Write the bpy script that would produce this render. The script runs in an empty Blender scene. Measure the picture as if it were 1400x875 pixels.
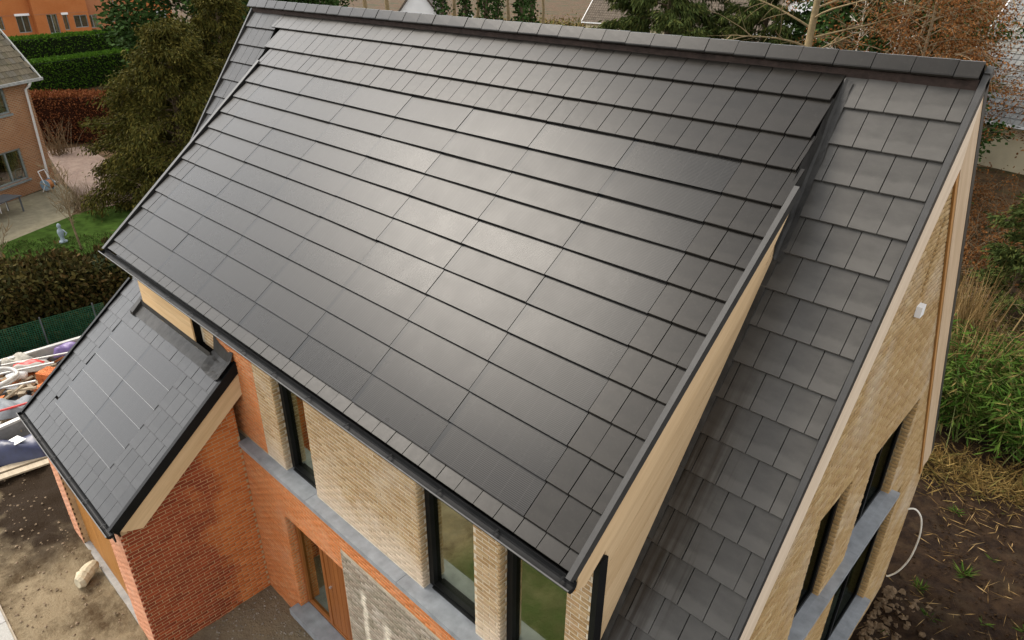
import bpy, bmesh, math, random
import numpy as np
from mathutils import Vector, Matrix, noise
from math import sin, cos, tan, radians as R, pi
random.seed(7); rng = np.random.default_rng(7)
sc = bpy.context.scene
COL = sc.collection

# ------------------------------------------------------------------ camera
CAM = Vector((1.407, -7.465, 10.262))
cd = bpy.data.cameras.new('camera'); cam = bpy.data.objects.new('camera', cd); COL.objects.link(cam)
right = Vector((0.725, 0.688, 0.009)); down = Vector((0.324, -0.329, -0.887)); fwd = Vector((-0.608, 0.646, -0.462))
fwd.normalize(); right = (right - fwd*right.dot(fwd)).normalized(); down = fwd.cross(right)
cam.matrix_world = Matrix(((right.x, -down.x, -fwd.x, CAM.x), (right.y, -down.y, -fwd.y, CAM.y), (right.z, -down.z, -fwd.z, CAM.z), (0, 0, 0, 1)))
cd.sensor_width = 36; cd.lens = 36*950.18/1400; cd.clip_start = .1; cd.clip_end = 3000
sc.camera = cam

# ------------------------------------------------------------------ light: bright overcast, the sun a soft glow in the cloud
SUN_EL, SUN_AZ = R(49.5), R(-101)          # azimuth clockwise from +y
sd = Vector((cos(SUN_EL)*sin(SUN_AZ), cos(SUN_EL)*cos(SUN_AZ), sin(SUN_EL)))
w = bpy.data.worlds.new('World'); sc.world = w; w.use_nodes = True
nt = w.node_tree; nt.nodes.clear()
sky = nt.nodes.new('ShaderNodeTexSky'); sky.sky_type = 'NISHITA'; sky.sun_disc = False
sky.sun_elevation = SUN_EL; sky.sun_rotation = SUN_AZ; sky.air_density = 1.0; sky.dust_density = 1.5; sky.ozone_density = 1.0
hs = nt.nodes.new('ShaderNodeHueSaturation'); hs.inputs['Saturation'].default_value = .08
bg = nt.nodes.new('ShaderNodeBackground'); bg.inputs['Strength'].default_value = .15
wo = nt.nodes.new('ShaderNodeOutputWorld')
nt.links.new(sky.outputs[0], hs.inputs['Color']); nt.links.new(hs.outputs[0], bg.inputs['Color']); nt.links.new(bg.outputs[0], wo.inputs['Surface'])
sl = bpy.data.lights.new('sun', 'SUN'); sl.energy = 1.05; sl.angle = R(23); sl.color = (1, .90, .77)
so = bpy.data.objects.new('sun', sl); COL.objects.link(so); so.rotation_euler = sd.to_track_quat('Z', 'Y').to_euler()
vs = sc.view_settings; vs.view_transform = 'Standard'; vs.look = 'None'; vs.exposure = 1.55; vs.gamma = 1

# ------------------------------------------------------------------ materials
class N:
    def __init__(s, name):
        s.m = bpy.data.materials.new(name); s.m.use_nodes = True; s.t = s.m.node_tree; s.t.nodes.clear()
        s.out = s.n('OutputMaterial'); s.b = s.n('BsdfPrincipled'); s.l(s.b.outputs[0], s.out.inputs[0])
        s._pos = None
    def n(s, k, **kw):
        x = s.t.nodes.new('ShaderNode'+k)
        for a, v in kw.items(): setattr(x, a, v)
        return x
    def l(s, a, b): s.t.links.new(a, b)
    def pos(s):
        if s._pos is None: s._pos = s.n('NewGeometry')
        return s._pos.outputs['Position']
    def obj(s): return s.n('TexCoord').outputs['Object']
    def mapv(s, v, scale=(1, 1, 1), rot=(0, 0, 0), loc=(0, 0, 0)):
        m = s.n('Mapping'); m.inputs['Scale'].default_value = scale; m.inputs['Rotation'].default_value = rot; m.inputs['Location'].default_value = loc
        s.l(v, m.inputs[0]); return m.outputs[0]
    def noise(s, v, scale, detail=4, rough=.6):
        x = s.n('TexNoise'); x.inputs['Scale'].default_value = scale; x.inputs['Detail'].default_value = detail; x.inputs['Roughness'].default_value = rough
        s.l(v, x.inputs['Vector']); return x.outputs['Fac']
    def ramp(s, f, lo, hi, a=0., b=1.):
        x = s.n('MapRange'); x.inputs[1].default_value = lo; x.inputs[2].default_value = hi; x.inputs[3].default_value = a; x.inputs[4].default_value = b
        s.l(f, x.inputs[0]); return x.outputs[0]
    def math(s, op, a, b=None):
        x = s.n('Math', operation=op)
        for i, v in enumerate((a, b)):
            if v is None: continue
            if isinstance(v, (int, float)): x.inputs[i].default_value = v
            else: s.l(v, x.inputs[i])
        return x.outputs[0]
    def mix(s, f, a, b, mode='MIX'):
        x = s.n('Mix', data_type='RGBA', blend_type=mode)
        for i, v in ((0, f), (6, a), (7, b)):
            if isinstance(v, (int, float)): x.inputs[i].default_value = v
            elif isinstance(v, tuple): x.inputs[i].default_value = (*v, 1)
            else: s.l(v, x.inputs[i])
        return x.outputs[2]
    def rnd(s):   # a number of its own for every loose piece, joined or single
        g = s.n('NewGeometry').outputs['Random Per Island']; o = s.n('ObjectInfo').outputs['Random']
        return s.math('FRACT', s.math('ADD', g, s.math('MULTIPLY', o, 7.31)))
    def bump(s, h, strength, dist=.01):
        x = s.n('Bump'); x.inputs['Strength'].default_value = strength; x.inputs['Distance'].default_value = dist
        s.l(h, x.inputs['Height'])
        s.l(x.outputs[0], s.b.inputs['Normal'])
    def fin(s, col, rough=.7, spec=.5, metal=0.):
        for k, v in (('Base Color', col), ('Roughness', rough), ('Specular IOR Level', spec), ('Metallic', metal)):
            i = s.b.inputs[k]
            if isinstance(v, tuple): i.default_value = (*v, 1)
            elif isinstance(v, (int, float)): i.default_value = v
            else: s.l(v, i)
        return s.m
def shade(c, k): return tuple(x*k for x in c)
def simple(name, c, rough=.7, spec=.5, metal=0., var=.25, scale=6., bump=0., bs=40.):
    n = N(name); f = n.ramp(n.noise(n.pos(), scale), .3, .7)
    col = n.mix(f, shade(c, 1-var), shade(c, 1+var))
    if bump: n.bump(n.noise(n.pos(), bs), bump)
    return n.fin(col, rough, spec, metal)
def pieces(name, cols, rough=.75, spec=.4, scale=3., bump=.3, bs=60., stains=(), bloom=None, streaks=None):
    """colour from a per-piece random over a list, plus grain; stains = (noise scale, lo, hi, colour, amount)"""
    n = N(name); r = n.rnd(); cr = n.n('ValToRGB'); el = cr.color_ramp.elements
    while len(el) < len(cols): el.new(.5)
    for i, c in enumerate(cols): el[i].position = i/max(1, len(cols)-1); el[i].color = (*c, 1)
    n.l(r, cr.inputs[0]); col = cr.outputs[0]
    f = n.ramp(n.noise(n.pos(), 35, 3), .3, .7, .8, 1.15)
    cc = n.n('CombineColor'); [n.l(f, cc.inputs[i]) for i in range(3)]
    col = n.mix(1., col, cc.outputs[0], 'MULTIPLY')
    for (s, lo, hi, c, a) in stains:
        col = n.mix(n.ramp(n.noise(n.pos(), s, 5, .65), lo, hi, 0, a), col, c)
    if bloom:      # salts left low on a new wall: height range, colour
        sz = n.n('SeparateXYZ'); n.l(n.pos(), sz.inputs[0])
        f = n.ramp(n.math('ADD', sz.outputs[2], n.ramp(n.noise(n.pos(), 2.2, 5, .65), .25, .75, -.45, .45)), bloom[0], bloom[1], .62, 0)
        col = n.mix(f, col, bloom[2])
    if streaks:    # lime run-offs at given x
        sz = n.n('SeparateXYZ'); n.l(n.pos(), sz.inputs[0]); f = None
        for x0, w0, zt0 in streaks:
            d = n.math('ABSOLUTE', n.math('SUBTRACT', n.math('ADD', sz.outputs[0], n.ramp(n.noise(n.pos(), 5, 4), .2, .8, -.05, .05)), x0))
            g = n.math('MULTIPLY', n.ramp(d, w0*.5, w0*1.3, 1, 0), n.ramp(sz.outputs[2], zt0-.15, zt0, 1, 0))
            f = g if f is None else n.math('MAXIMUM', f, g)
        col = n.mix(n.math('MULTIPLY', f, n.ramp(n.noise(n.pos(), 11, 4), .3, .6, .45, .95)), col, (.62, .55, .44))
    if bump: n.bump(n.noise(n.pos(), bs, 3), bump)
    return n.fin(col, rough, spec)

M = {}
def tile_mat(name, wet=False, base=(.0135, .0118, .0098), sp=.16):
    n = N(name); r = n.rnd(); p = n.pos()
    k = n.ramp(n.noise(n.mapv(p, (1, 2.2, 2.2)), 5, 4), .3, .7, .86, 1.14)
    k = n.math('MULTIPLY', k, n.ramp(r, 0, 1, .93, 1.07) if wet else n.ramp(r, 0, 1, .8, 1.25))
    cc = n.n('CombineColor'); [n.l(k, cc.inputs[i]) for i in range(3)]
    col = n.mix(1., cc.outputs[0], base, 'MULTIPLY')
    sep = n.n('SeparateXYZ'); n.l(n.obj(), sep.inputs[0])
    band = n.ramp(n.math('ADD', sep.outputs[1], n.ramp(n.noise(p, 9, 3), 0, 1, -.05, .05)), -.275, -.235, 1, 0)   # drying lower edge
    col = n.mix(n.math('MULTIPLY', band, .3), col, shade(base, 1.9))
    dust = n.ramp(n.noise(p, 40, 6, .7), .55, .8, 0, .10)
    col = n.mix(dust, col, (.16, .15, .13))
    ro = n.ramp(n.noise(p, 12, 3), .3, .7, .28, .34)
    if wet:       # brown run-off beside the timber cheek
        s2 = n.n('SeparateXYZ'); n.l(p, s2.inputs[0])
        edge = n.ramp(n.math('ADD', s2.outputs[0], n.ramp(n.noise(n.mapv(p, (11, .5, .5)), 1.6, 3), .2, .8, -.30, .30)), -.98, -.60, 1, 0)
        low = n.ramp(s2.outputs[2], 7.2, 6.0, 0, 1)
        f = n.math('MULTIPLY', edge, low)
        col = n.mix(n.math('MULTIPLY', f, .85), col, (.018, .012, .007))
    n.bump(n.noise(p, 120, 2), .05, .004)
    return n.fin(col, ro, sp)
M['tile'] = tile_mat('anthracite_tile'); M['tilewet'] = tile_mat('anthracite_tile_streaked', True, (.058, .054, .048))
def solar_mat(nm='solar_glass', sp=.16, r0=.27, kk=0.):
    n = N(nm); o = n.obj(); p = n.pos()
    sep = n.n('SeparateXYZ'); n.l(o, sep.inputs[0])
    wv = n.math('SINE', n.math('MULTIPLY', sep.outputs[1], 2*pi/.0165))
    line = n.ramp(wv, .35, .9, 0, 1)
    cell = n.math('LESS_THAN', n.math('ABSOLUTE', n.math('SUBTRACT', n.math('FRACT', n.math('MULTIPLY', sep.outputs[0], 1/.205)), .5)), .007)
    edge = n.math('LESS_THAN', sep.outputs[0], -.575)
    inside = n.math('SUBTRACT', 1, edge)
    k = n.ramp(n.rnd(), 0, 1, 0, 1)
    col = n.mix(k, (.006, .006, .006), (.010, .0098, .0095))
    col = n.mix(n.math('MULTIPLY', n.math('MULTIPLY', line, inside), .8), col, (.042, .038, .033))
    col = n.mix(n.math('MULTIPLY', n.math('MULTIPLY', cell, inside), .25), col, (.09, .085, .08))
    col = n.mix(n.math('MULTIPLY', edge, .8), col, (.007, .008, .009))
    ro = n.math('ADD', n.ramp(n.noise(p, 3, 3), .3, .7, r0, r0+.04), n.ramp(k, 0, 1, -.03, .03))
    n.bump(n.math('MULTIPLY', wv, inside), .015, .002)
    return n.fin(col, ro, sp)
M['solar'] = solar_mat(); M['solarg'] = solar_mat('glossy_solar_glass', .34, .16, .012); M['tileg'] = tile_mat('garage_tile', False, (.020, .0195, .019), .34); M['edge_glint'] = simple('painted_edge_glint', (.17, .17, .165), .4)  # garage solar glass is the same panel, only glossier so it reads brighter
M['metal'] = simple('dark_grey_metal', (.042, .040, .037), .42, .25, .0, .12, 8)
M['black'] = simple('black_metal', (.008, .008, .008), .45, .15, 0, .2, 5)
M['lead'] = simple('lead_flashing', (.034, .032, .029), .5, .2, 0, .3, 7, .5, 9)
M['roll'] = simple('ridge_roll', (.030, .020, .016), .8, .2, 0, .4, 14, .6, 50)
M['void'] = simple('roof_underlay', (.008, .007, .006), .9, .02)
M['mortar_y'] = simple('pale_mortar', (.54, .46, .34), .95, .1, 0, .15, 9, .3)
M['mortar_r'] = simple('sandy_mortar', (.40, .27, .15), .95, .1, 0, .2, 5, .3)
M['brick_y'] = pieces('buff_brick', [(.30, .185, .082), (.39, .265, .13), (.33, .21, .10), (.44, .31, .17), (.36, .225, .11)], .85, .25, bump=.4,
                      stains=[(1.1, .52, .72, (.55, .47, .37), .45), (9, .58, .75, (.20, .12, .05), .4)], bloom=(3.45, 3.95, (.56, .46, .36)))
M['brick_j'] = pieces('ochre_jamb_brick', [(.36, .22, .085), (.42, .27, .12), (.33, .20, .08)], .85, .2, bump=.3)
M['brick_g'] = pieces('gable_brick', [(.30, .185, .075), (.40, .27, .12), (.35, .22, .095), (.45, .32, .165)], .85, .25, bump=.4,
                      stains=[(.8, .50, .75, (.52, .45, .36), .6), (2.6, .62, .75, (.40, .22, .10), .35)])
M['brick_w'] = pieces('weathered_grey_brick', [(.20, .17, .12), (.30, .25, .19), (.24, .19, .14), (.34, .29, .23)], .9, .2, bump=.4,
                      stains=[(1.3, .52, .7, (.60, .54, .46), .5)], streaks=[(-4.78, .07, 2.45), (-4.28, .09, 2.2), (-3.95, .06, 2.1), (-3.55, .08, 2.3), (-3.0, .1, 2.4)])
M['mortar_w'] = simple('grey_mortar', (.36, .31, .24), .95, .1, 0, .2, 5, .3)
M['brick_o'] = pieces('orange_brick', [(.46, .145, .042), (.53, .18, .058), (.48, .16, .048), (.54, .21, .08)], .85, .25, bump=.4,
                      stains=[(1.2, .5, .72, (.50, .30, .19), .4)])
def red_brick():
    n = N('wet_red_brick'); p = n.pos(); r = n.rnd()
    dry = n.mix(r, (.42, .105, .020), (.52, .16, .040)); wet = n.mix(r, (.17, .024, .007), (.29, .048, .013))
    s = n.n('SeparateXYZ'); n.l(p, s.inputs[0])
    nz = n.ramp(n.noise(p, 1.6, 4), .25, .75, -.55, .55)
    a = n.ramp(n.math('ADD', s.outputs[1], nz), -4.75, -4.35, 1, 0)          # dry strip beside the house corner
    b = n.ramp(n.math('ADD', n.math('ADD', s.outputs[2], n.math('MULTIPLY', s.outputs[1], -.82)), n.math('MULTIPLY', nz, .5)), 7.55, 7.85, 1, 0)
    f = n.math('MAXIMUM', a, 0)
    f = n.math('MULTIPLY', f, n.ramp(n.noise(p, 4, 4), .2, .6, .8, 1))
    col = n.mix(f, dry, wet)
    n.bump(n.noise(p, 60, 3), .4)
    return n.fin(col, n.ramp(f, 0, 1, .85, .6), .3)
M['brick_r'] = red_brick()
def wood(name, c1, c2, axis, rough=.6, boards=0):
    n = N(name); p = n.pos()
    rot = {'slope': (-R(39.4), 0, 0), 'slopem': (-R(53.9), 0, 0), 'x': (0, 0, 0), 'z': (0, 0, 0), 'bslope': (R(53.9), 0, 0)}[axis]
    q = n.mapv(p, rot=rot)
    sca = {'slope': (9, .5, 9), 'slopem': (9, .5, 9), 'bslope': (9, .5, 9), 'x': (.5, 9, 9), 'z': (9, 9, .5)}[axis]
    q = n.mapv(q, sca)
    f = n.ramp(n.noise(q, 1.3, 5, .65), .3, .7); g = n.ramp(n.noise(q, 5, 4), .35, .65, 0, .5)
    col = n.mix(f, c1, c2); col = n.mix(n.math('MULTIPLY', g, .6), col, shade(c1, .7))
    col = n.mix(n.ramp(n.rnd(), 0, 1, 0, .35), col, shade(c2, 1.15))
    n.bump(n.noise(q, 6, 3), .15)
    return n.fin(col, rough, .35)
LW1, LW2 = (.50, .325, .165), (.66, .475, .275)
M['wood_s'] = wood('pale_timber', LW1, LW2, 'slope'); M['wood_m'] = wood('pale_barge_timber', (.60, .46, .32), (.76, .62, .47), 'slopem')
M['wood_b'] = wood('pale_rear_timber', (.46, .32, .19), (.60, .45, .30), 'bslope')
M['wood_x'] = wood('pale_cladding_timber', (.52, .33, .15), (.66, .46, .25), 'x')
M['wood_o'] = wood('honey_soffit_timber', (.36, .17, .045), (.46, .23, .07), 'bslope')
M['door'] = wood('brown_door_timber', (.19, .060, .013), (.29, .100, .024), 'z', .5)
M['gdoor'] = wood('honey_door_timber', (.30, .125, .022), (.40, .175, .038), 'z', .55)
M['stone'] = simple('bluestone', (.235, .245, .255), .6, .4, 0, .22, 5, .2, 40)
def glass_mat(name, tint, refl, rough=.02):
    n = N(name); n.t.nodes.remove(n.b)
    g = n.n('BsdfGlossy'); g.inputs['Color'].default_value = (*tint, 1); g.inputs['Roughness'].default_value = rough
    t = n.n('BsdfTransparent'); t.inputs['Color'].default_value = (.5, .55, .47, 1)
    m = n.n('MixShader'); m.inputs[0].default_value = refl
    n.l(t.outputs[0], m.inputs[1]); n.l(g.outputs[0], m.inputs[2]); n.l(m.outputs[0], n.out.inputs[0])
    return n.m
M['glass'] = glass_mat('coated_window_glass', (.80, .84, .66), .5)
M['gglass'] = glass_mat('dark_gable_glass', (.75, .8, .75), .05)
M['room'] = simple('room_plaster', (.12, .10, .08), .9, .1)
M['white'] = simple('white_paint', (.78, .77, .75), .5, .4, 0, .05)
M['grey'] = simple('grey_plastic', (.22, .22, .22), .6)
M['dgrey'] = simple('dark_grey_plastic', (.07, .075, .08), .55)

# ------------------------------------------------------------------ mesh builders
class MB:
    def __init__(s): s.v = []; s.f = []; s.mi = []
    def poly(s, pts, mi=0):
        i = len(s.v); s.v += [tuple(p) for p in pts]; s.f.append(tuple(range(i, i+len(pts)))); s.mi.append(mi)
    def hexa(s, p, mi=0):       # 8 corners: bottom 0-3, top 4-7, both counter-clockwise from above
        i = len(s.v); s.v += [tuple(q) for q in p]
        for f in ((3, 2, 1, 0), (4, 5, 6, 7), (0, 1, 5, 4), (1, 2, 6, 5), (2, 3, 7, 6), (3, 0, 4, 7)):
            s.f.append(tuple(i+k for k in f)); s.mi.append(mi)
    def box(s, x0, x1, y0, y1, z0, z1, mi=0):
        s.hexa([(x0, y0, z0), (x1, y0, z0), (x1, y1, z0), (x0, y1, z0), (x0, y0, z1), (x1, y0, z1), (x1, y1, z1), (x0, y1, z1)], mi)
    def obox(s, c, u, v, w_, mi=0):   # centre and three half vectors
        c, u, v, w_ = Vector(c), Vector(u), Vector(v), Vector(w_)
        if u.cross(v).dot(w_) < 0: u = -u
        s.hexa([c-u-v-w_, c+u-v-w_, c+u+v-w_, c-u+v-w_, c-u-v+w_, c+u-v+w_, c+u+v+w_, c-u+v+w_], mi)
    def prism(s, poly, d, mi=0):      # polygon swept by vector d
        d = Vector(d); a = [Vector(p) for p in poly]; nrm = sum(((a[k]-a[0]).cross(a[k+1]-a[0]) for k in range(1, len(a)-1)), Vector())
        if nrm.dot(d) > 0: a = a[::-1]
        b = [p+d for p in a]; n = len(a); i = len(s.v); s.v += [tuple(p) for p in a+b]
        s.f.append(tuple(range(i, i+n))); s.mi.append(mi); s.f.append(tuple(range(i+2*n-1, i+n-1, -1))); s.mi.append(mi)
        for k in range(n): s.f.append((i+(k+1) % n, i+k, i+n+k, i+n+(k+1) % n)); s.mi.append(mi)
    def tube(s, pts, r, n=6, mi=0):
        pts = [Vector(p) for p in pts]; rr = r if isinstance(r, (list, tuple)) else [r]*len(pts); base = len(s.v)
        for k, p in enumerate(pts):
            t = (pts[min(k+1, len(pts)-1)]-pts[max(k-1, 0)]).normalized(); a = t.orthogonal().normalized() if k == 0 else (a-t*a.dot(t)).normalized(); b = t.cross(a)
            for j in range(n): q = p+(a*cos(2*pi*j/n)+b*sin(2*pi*j/n))*rr[k]; s.v.append(tuple(q))
        for k in range(len(pts)-1):
            for j in range(n): s.f.append((base+k*n+j, base+k*n+(j+1) % n, base+(k+1)*n+(j+1) % n, base+(k+1)*n+j)); s.mi.append(mi)
        s.f.append(tuple(base+j for j in range(n-1, -1, -1))); s.mi.append(mi)
        s.f.append(tuple(base+(len(pts)-1)*n+j for j in range(n))); s.mi.append(mi)
    def mesh(s, name, mats):
        me = bpy.data.meshes.new(name); me.from_pydata(s.v, [], s.f)
        for m in (mats if isinstance(mats, list) else [mats]): me.materials.append(m)
        if any(s.mi): me.polygons.foreach_set('material_index', s.mi)
        me.update(); return me
    def build(s, name, mats, parent=None, smooth=False, **props):
        o = bpy.data.objects.new(name, s.mesh(name, mats)); COL.objects.link(o)
        if smooth: o.data.polygons.foreach_set('use_smooth', [True]*len(o.data.polygons))
        if parent is not None: attach(o, parent)
        for k, v in props.items(): o[k] = v
        return o
def world_of(o):
    m = o.matrix_basis.copy()
    if o.parent: m = world_of(o.parent) @ o.matrix_parent_inverse @ m
    return m
def attach(o, p): o.parent = p; o.matrix_parent_inverse = world_of(p).inverted()
def thing(name, label, cat, loc=(0, 0, 0), group=None):
    o = bpy.data.objects.new(name, None); COL.objects.link(o); o.location = loc; o.empty_display_size = .2
    return tag(o, label, cat, group)
def tag(o, label, cat, group=None):
    o['label'] = label; o['category'] = cat
    if group: o['group'] = group
    return o
def place(name, me, mat4, parent):
    o = bpy.data.objects.new(name, me); COL.objects.link(o); o.matrix_basis = mat4; attach(o, parent); return o
def npmesh(name, V, F, mats, parent=None, **props):
    me = bpy.data.meshes.new(name); nv, nf, k = len(V), len(F), F.shape[1]
    me.vertices.add(nv); me.vertices.foreach_set('co', np.ascontiguousarray(V, dtype=np.float32).ravel())
    me.loops.add(nf*k); me.loops.foreach_set('vertex_index', np.ascontiguousarray(F, dtype=np.int32).ravel())
    me.polygons.add(nf); me.polygons.foreach_set('loop_start', np.arange(0, nf*k, k, dtype=np.int32))
    for m in (mats if isinstance(mats, list) else [mats]): me.materials.append(m)
    me.update(calc_edges=True)
    o = bpy.data.objects.new(name, me); COL.objects.link(o)
    if parent is not None: attach(o, parent)
    for kk, v in props.items(): o[kk] = v
    return o
def px_size(p):     # metres to pixels at this spot, for choosing which pieces show largest
    d = Vector(p)-CAM; z = d.dot(fwd)
    if z < .3: return 0
    u, v = d.dot(right)/z, d.dot(down)/z
    return 0 if abs(u) > .76 or abs(v) > .48 else 1/z

# ------------------------------------------------------------------ the house: geometry constants
HZ = 9.3; TM, TD = R(53.9), R(39.4)
GM, WT = .3808, .2608          # tile gauge and width on the steep slopes
XE, XW = 0.0, -12.75           # right and left tile edge of the steep roof
def slope_frame(t, x, s, n=0., z0=HZ, y0=0.):   # point s metres down a front slope from the line (y0,z0), n above it
    return Vector((x, y0-s*cos(t)-n*sin(t), z0-s*sin(t)+n*cos(t)))
def slope_mat(t, x, s, n=0., z0=HZ, y0=0., jit=0.):
    p = slope_frame(t, x, s, n, z0, y0)
    m = Matrix.Translation(p) @ Matrix.Rotation(t, 4, 'X')
    if jit: m = m @ Matrix.Rotation(random.gauss(0, jit), 4, 'Z') @ Matrix.Rotation(random.gauss(0, jit*1.3), 4, 'Y')
    return m
house = thing('house', 'new brick house with a steep grey tiled roof and a long solar dormer', 'house', (-6, 0, 0))

_tm = {}
def tile_mesh(wd, g, mat, up=.07, th=.021, t1=.042):
    """flat interlocking tile; local y=0 is the upper edge of what shows, -g the nose"""
    k = (round(wd, 3), round(g, 3), mat.name, round(up, 2), t1)
    if k in _tm: return _tm[k]
    b = MB(); h = wd/2-.0042; c = .005
    t0 = .012-(t1-.012)*up/g            # top heights at the upper edge and the nose
    P = lambda x, y, z: (x, y, z)
    # main body with a small chamfer along the nose and a shallow side step
    top = [P(-h, up, t0), P(-h, -g+c, t1), P(-h+.001, -g, t1-c), P(h-.001, -g, t1-c), P(h, -g+c, t1), P(h, up, t0)]
    bot = [P(x, y, z-th) for x, y, z in (P(-h, up, t0), P(-h+.001, -g, t1-c*.0), P(h-.001, -g, t1), P(h, up, t0))]
    b.v = top+bot
    b.f = [(0, 1, 4, 5), (1, 2, 3, 4), (2, 7, 8, 3), (0, 6, 7, 2, 1), (5, 4, 3, 8, 9), (6, 9, 8, 7), (0, 5, 9, 6)]
    b.mi = [0]*len(b.f)
    _tm[k] = b.mesh('roof_tile', mat); return _tm[k]

def brace(name, t, x0, x1, s0, s1, n0, n1, mat, parent, z0=HZ, y0=0., **pr):   # slab lying in a slope
    b = MB(); q = lambda x, s, n: slope_frame(t, x, s, n, z0, y0)
    b.hexa([q(x0, s1, n0), q(x1, s1, n0), q(x1, s0, n0), q(x0, s0, n0), q(x0, s1, n1), q(x1, s1, n1), q(x1, s0, n1), q(x0, s0, n1)])
    return b.build(name, mat, parent, **pr)

# --- steep roof
SE = 4.9/cos(TM)+.12
main_roof = brace('roof', TM, -1.09, XE, .0, SE, -.16, -.012, M['void'], house)
brace('roof_deck', TM, XW, -11.0, .0, 4.45, -.16, -.012, M['void'], house); brace('roof_deck', TM, -10.999, -1.091, .0, 2.2, -.20, -.14, M['void'], house)
b = MB(); bq = lambda x, s, n: Vector((x, s*cos(TM)+n*sin(TM), HZ-s*sin(TM)+n*cos(TM)))
b.hexa([bq(XW, .25, -.16), bq(XE, .25, -.16), bq(XE, SE, -.16), bq(XW, SE, -.16), bq(XW, .03, .03), bq(XE, .03, .03), bq(XE, SE, .03), bq(XW, SE, .03)])
b.build('rear_roof', M['tile'], house)
stuff_tiles = MB()
XC = -1.055                       # face of the timber cheek
for k in range(1, 24):            # right strip, broken bond
    s = k*GM
    if s > SE: break
    off = .5 if k % 2 else 1.
    xr = XE; first = True; j = 0
    while xr > XC-.10 - (.12 if k <= 3 else 0):
        wd = WT*off if first else WT
        xl = xr-wd; first = False
        lim = -1.13 if k <= 2 else -1.085
        if xl < lim: xl = lim
        if xr-xl < .05: break
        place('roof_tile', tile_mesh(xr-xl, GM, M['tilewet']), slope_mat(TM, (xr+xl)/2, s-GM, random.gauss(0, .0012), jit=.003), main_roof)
        xr = xl
for k in range(1, 12):            # left strip beside the dormer
    s = k*GM; xl = XW; off = .5 if k % 2 else 1.; lim = -11.62 if k <= 2 else -11.15
    if s > 4.45: break
    first = True
    while xl < lim-.03:
        xr = min(lim, xl+(WT*off if first else WT)); first = False
        place('roof_tile', tile_mesh(xr-xl, GM, M['tile']), slope_mat(TM, (xr+xl)/2, s-GM, 0, jit=.003), main_roof); xl = xr
# --- dormer roof: plain tiles along the top, sides and eave, solar tiles between
GD, S0 = .3583, .2396; XD0, XP0, WP = -.9984, -1.612, 1.2675; WD = WP/5; XDL = -11.02
rows = [.01, .40, .87, 1.26, 1.673]
rows += [S0+k*GD for k in range(5, 15)]+[5.418]
dormer = brace('dormer_roof', TD, XDL, -1.13, .1, 5.40, -.14, -.010, M['void'], house); brace('roof_deck', TD, -1.129, XD0, 1.5, 5.40, -.14, -.010, M['void'], house)
nd = 0
for k in range(1, len(rows)):
    s0, s1 = rows[k-1], rows[k]; g = s1-s0
    xr_end = {1: -1.125, 2: -1.09, 3: -1.06, 4: -1.0}.get(k, XD0); xl_end = {1: -11.60, 2: -11.30, 3: -11.10}.get(k, XDL)
    xs = []
    if 5 <= k <= 14+0 and k-1 >= 4 or k == 4 and False: pass
    solar_row = 4 <= k <= 14
    if k == 4: solar_row = True
    if solar_row:
        xs += [(XP0+i*WD, min(xr_end, XP0+(i+1)*WD)) for i in range(3)]
        xl0 = XP0-7*WP
        xs += [(max(xl_end, xl0-(i+1)*WD), xl0-i*WD) for i in range(3)]
        for c in range(7):
            xc = XP0-(c+.5)*WP; key = ('solar', round(g, 3))
            if key not in _tm:
                bb = MB(); h = WP/2-.0038
                bb.hexa([(-h, -g, .020), (h, -g, .020), (h, .05, -.012), (-h, .05, -.012), (-h, -g, .0415), (h, -g, .0415), (h, .05, .006), (-h, .05, .006)])
                _tm[key] = bb.mesh('solar_tile', M['solar'])
            place('solar_tile', _tm[key], slope_mat(TD, xc, s0, random.gauss(0, .0010), jit=.0026), dormer)
    else:
        i0 = -2
        x = XP0+3*WD
        while x > xl_end:
            a, c_ = max(xl_end, x-WD), min(xr_end, x)
            if c_-a > .03: xs.append((a, c_))
            x -= WD
    for a, c_ in xs:
        if c_-a < .03: continue
        place('roof_tile', tile_mesh(c_-a, g, M['tile'], up=.05 if k > 1 else .03), slope_mat(TD, (a+c_)/2, s0, random.gauss(0, .0012), jit=.003), dormer); nd += 1
# --- ridge
b = MB()
b.hexa([(XW, -.045, HZ-.06), (XE, -.045, HZ-.06), (XE, .02, HZ-.03), (XW, .02, HZ-.03), (XW, -.055, HZ+.04), (XE, -.055, HZ+.04), (XE, .02, HZ+.08), (XW, .02, HZ+.08)])
b.build('ridge_roll', M['roll'], house)
ridge = MB()
ridge.box(XW, XE, -.03, .03, HZ-.05, HZ+.12); ridge = ridge.build('ridge', M['void'], house)
def cap_mesh(L):
    b = MB(); t = .016; pr = [(-.100, -.132), (-.096, -.120), (-.012, -.004), (.012, -.004), (.096, -.120), (.100, -.132)]
    inn = [(y*.94, z-t) for y, z in pr]
    ring = pr+inn[::-1]; n = len(ring)
    for x, e in ((-L/2, -.001), (L/2, .004)):
        b.v += [(x, y*(1+e*5), z+e) for y, z in ring]
    for j in range(n): b.f.append(((j+1) % n, j, n+j, n+(j+1) % n))
    h = len(pr)
    for o_ in (0, n):
        for j in range(h-1):
            q = (o_+j, o_+j+1, o_+n-2-j, o_+n-1-j); b.f.append(q if o_ else q[::-1])
    b.mi = [0]*len(b.f); return b.mesh('ridge_tile', M['tile'])
LC = .352; cm = cap_mesh(LC-.005); x = XE-.20
place('ridge_tile', cap_mesh(.195), Matrix.Translation((XE-.10, 0, HZ+.200)), ridge)
while x > XW+.1:
    place('ridge_tile', cm, Matrix.Translation((x-LC/2, random.gauss(0, .002), HZ+.200+random.gauss(0, .001))) @ Matrix.Rotation(random.gauss(0, .004), 4, 'Z'), ridge); x -= LC
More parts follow.
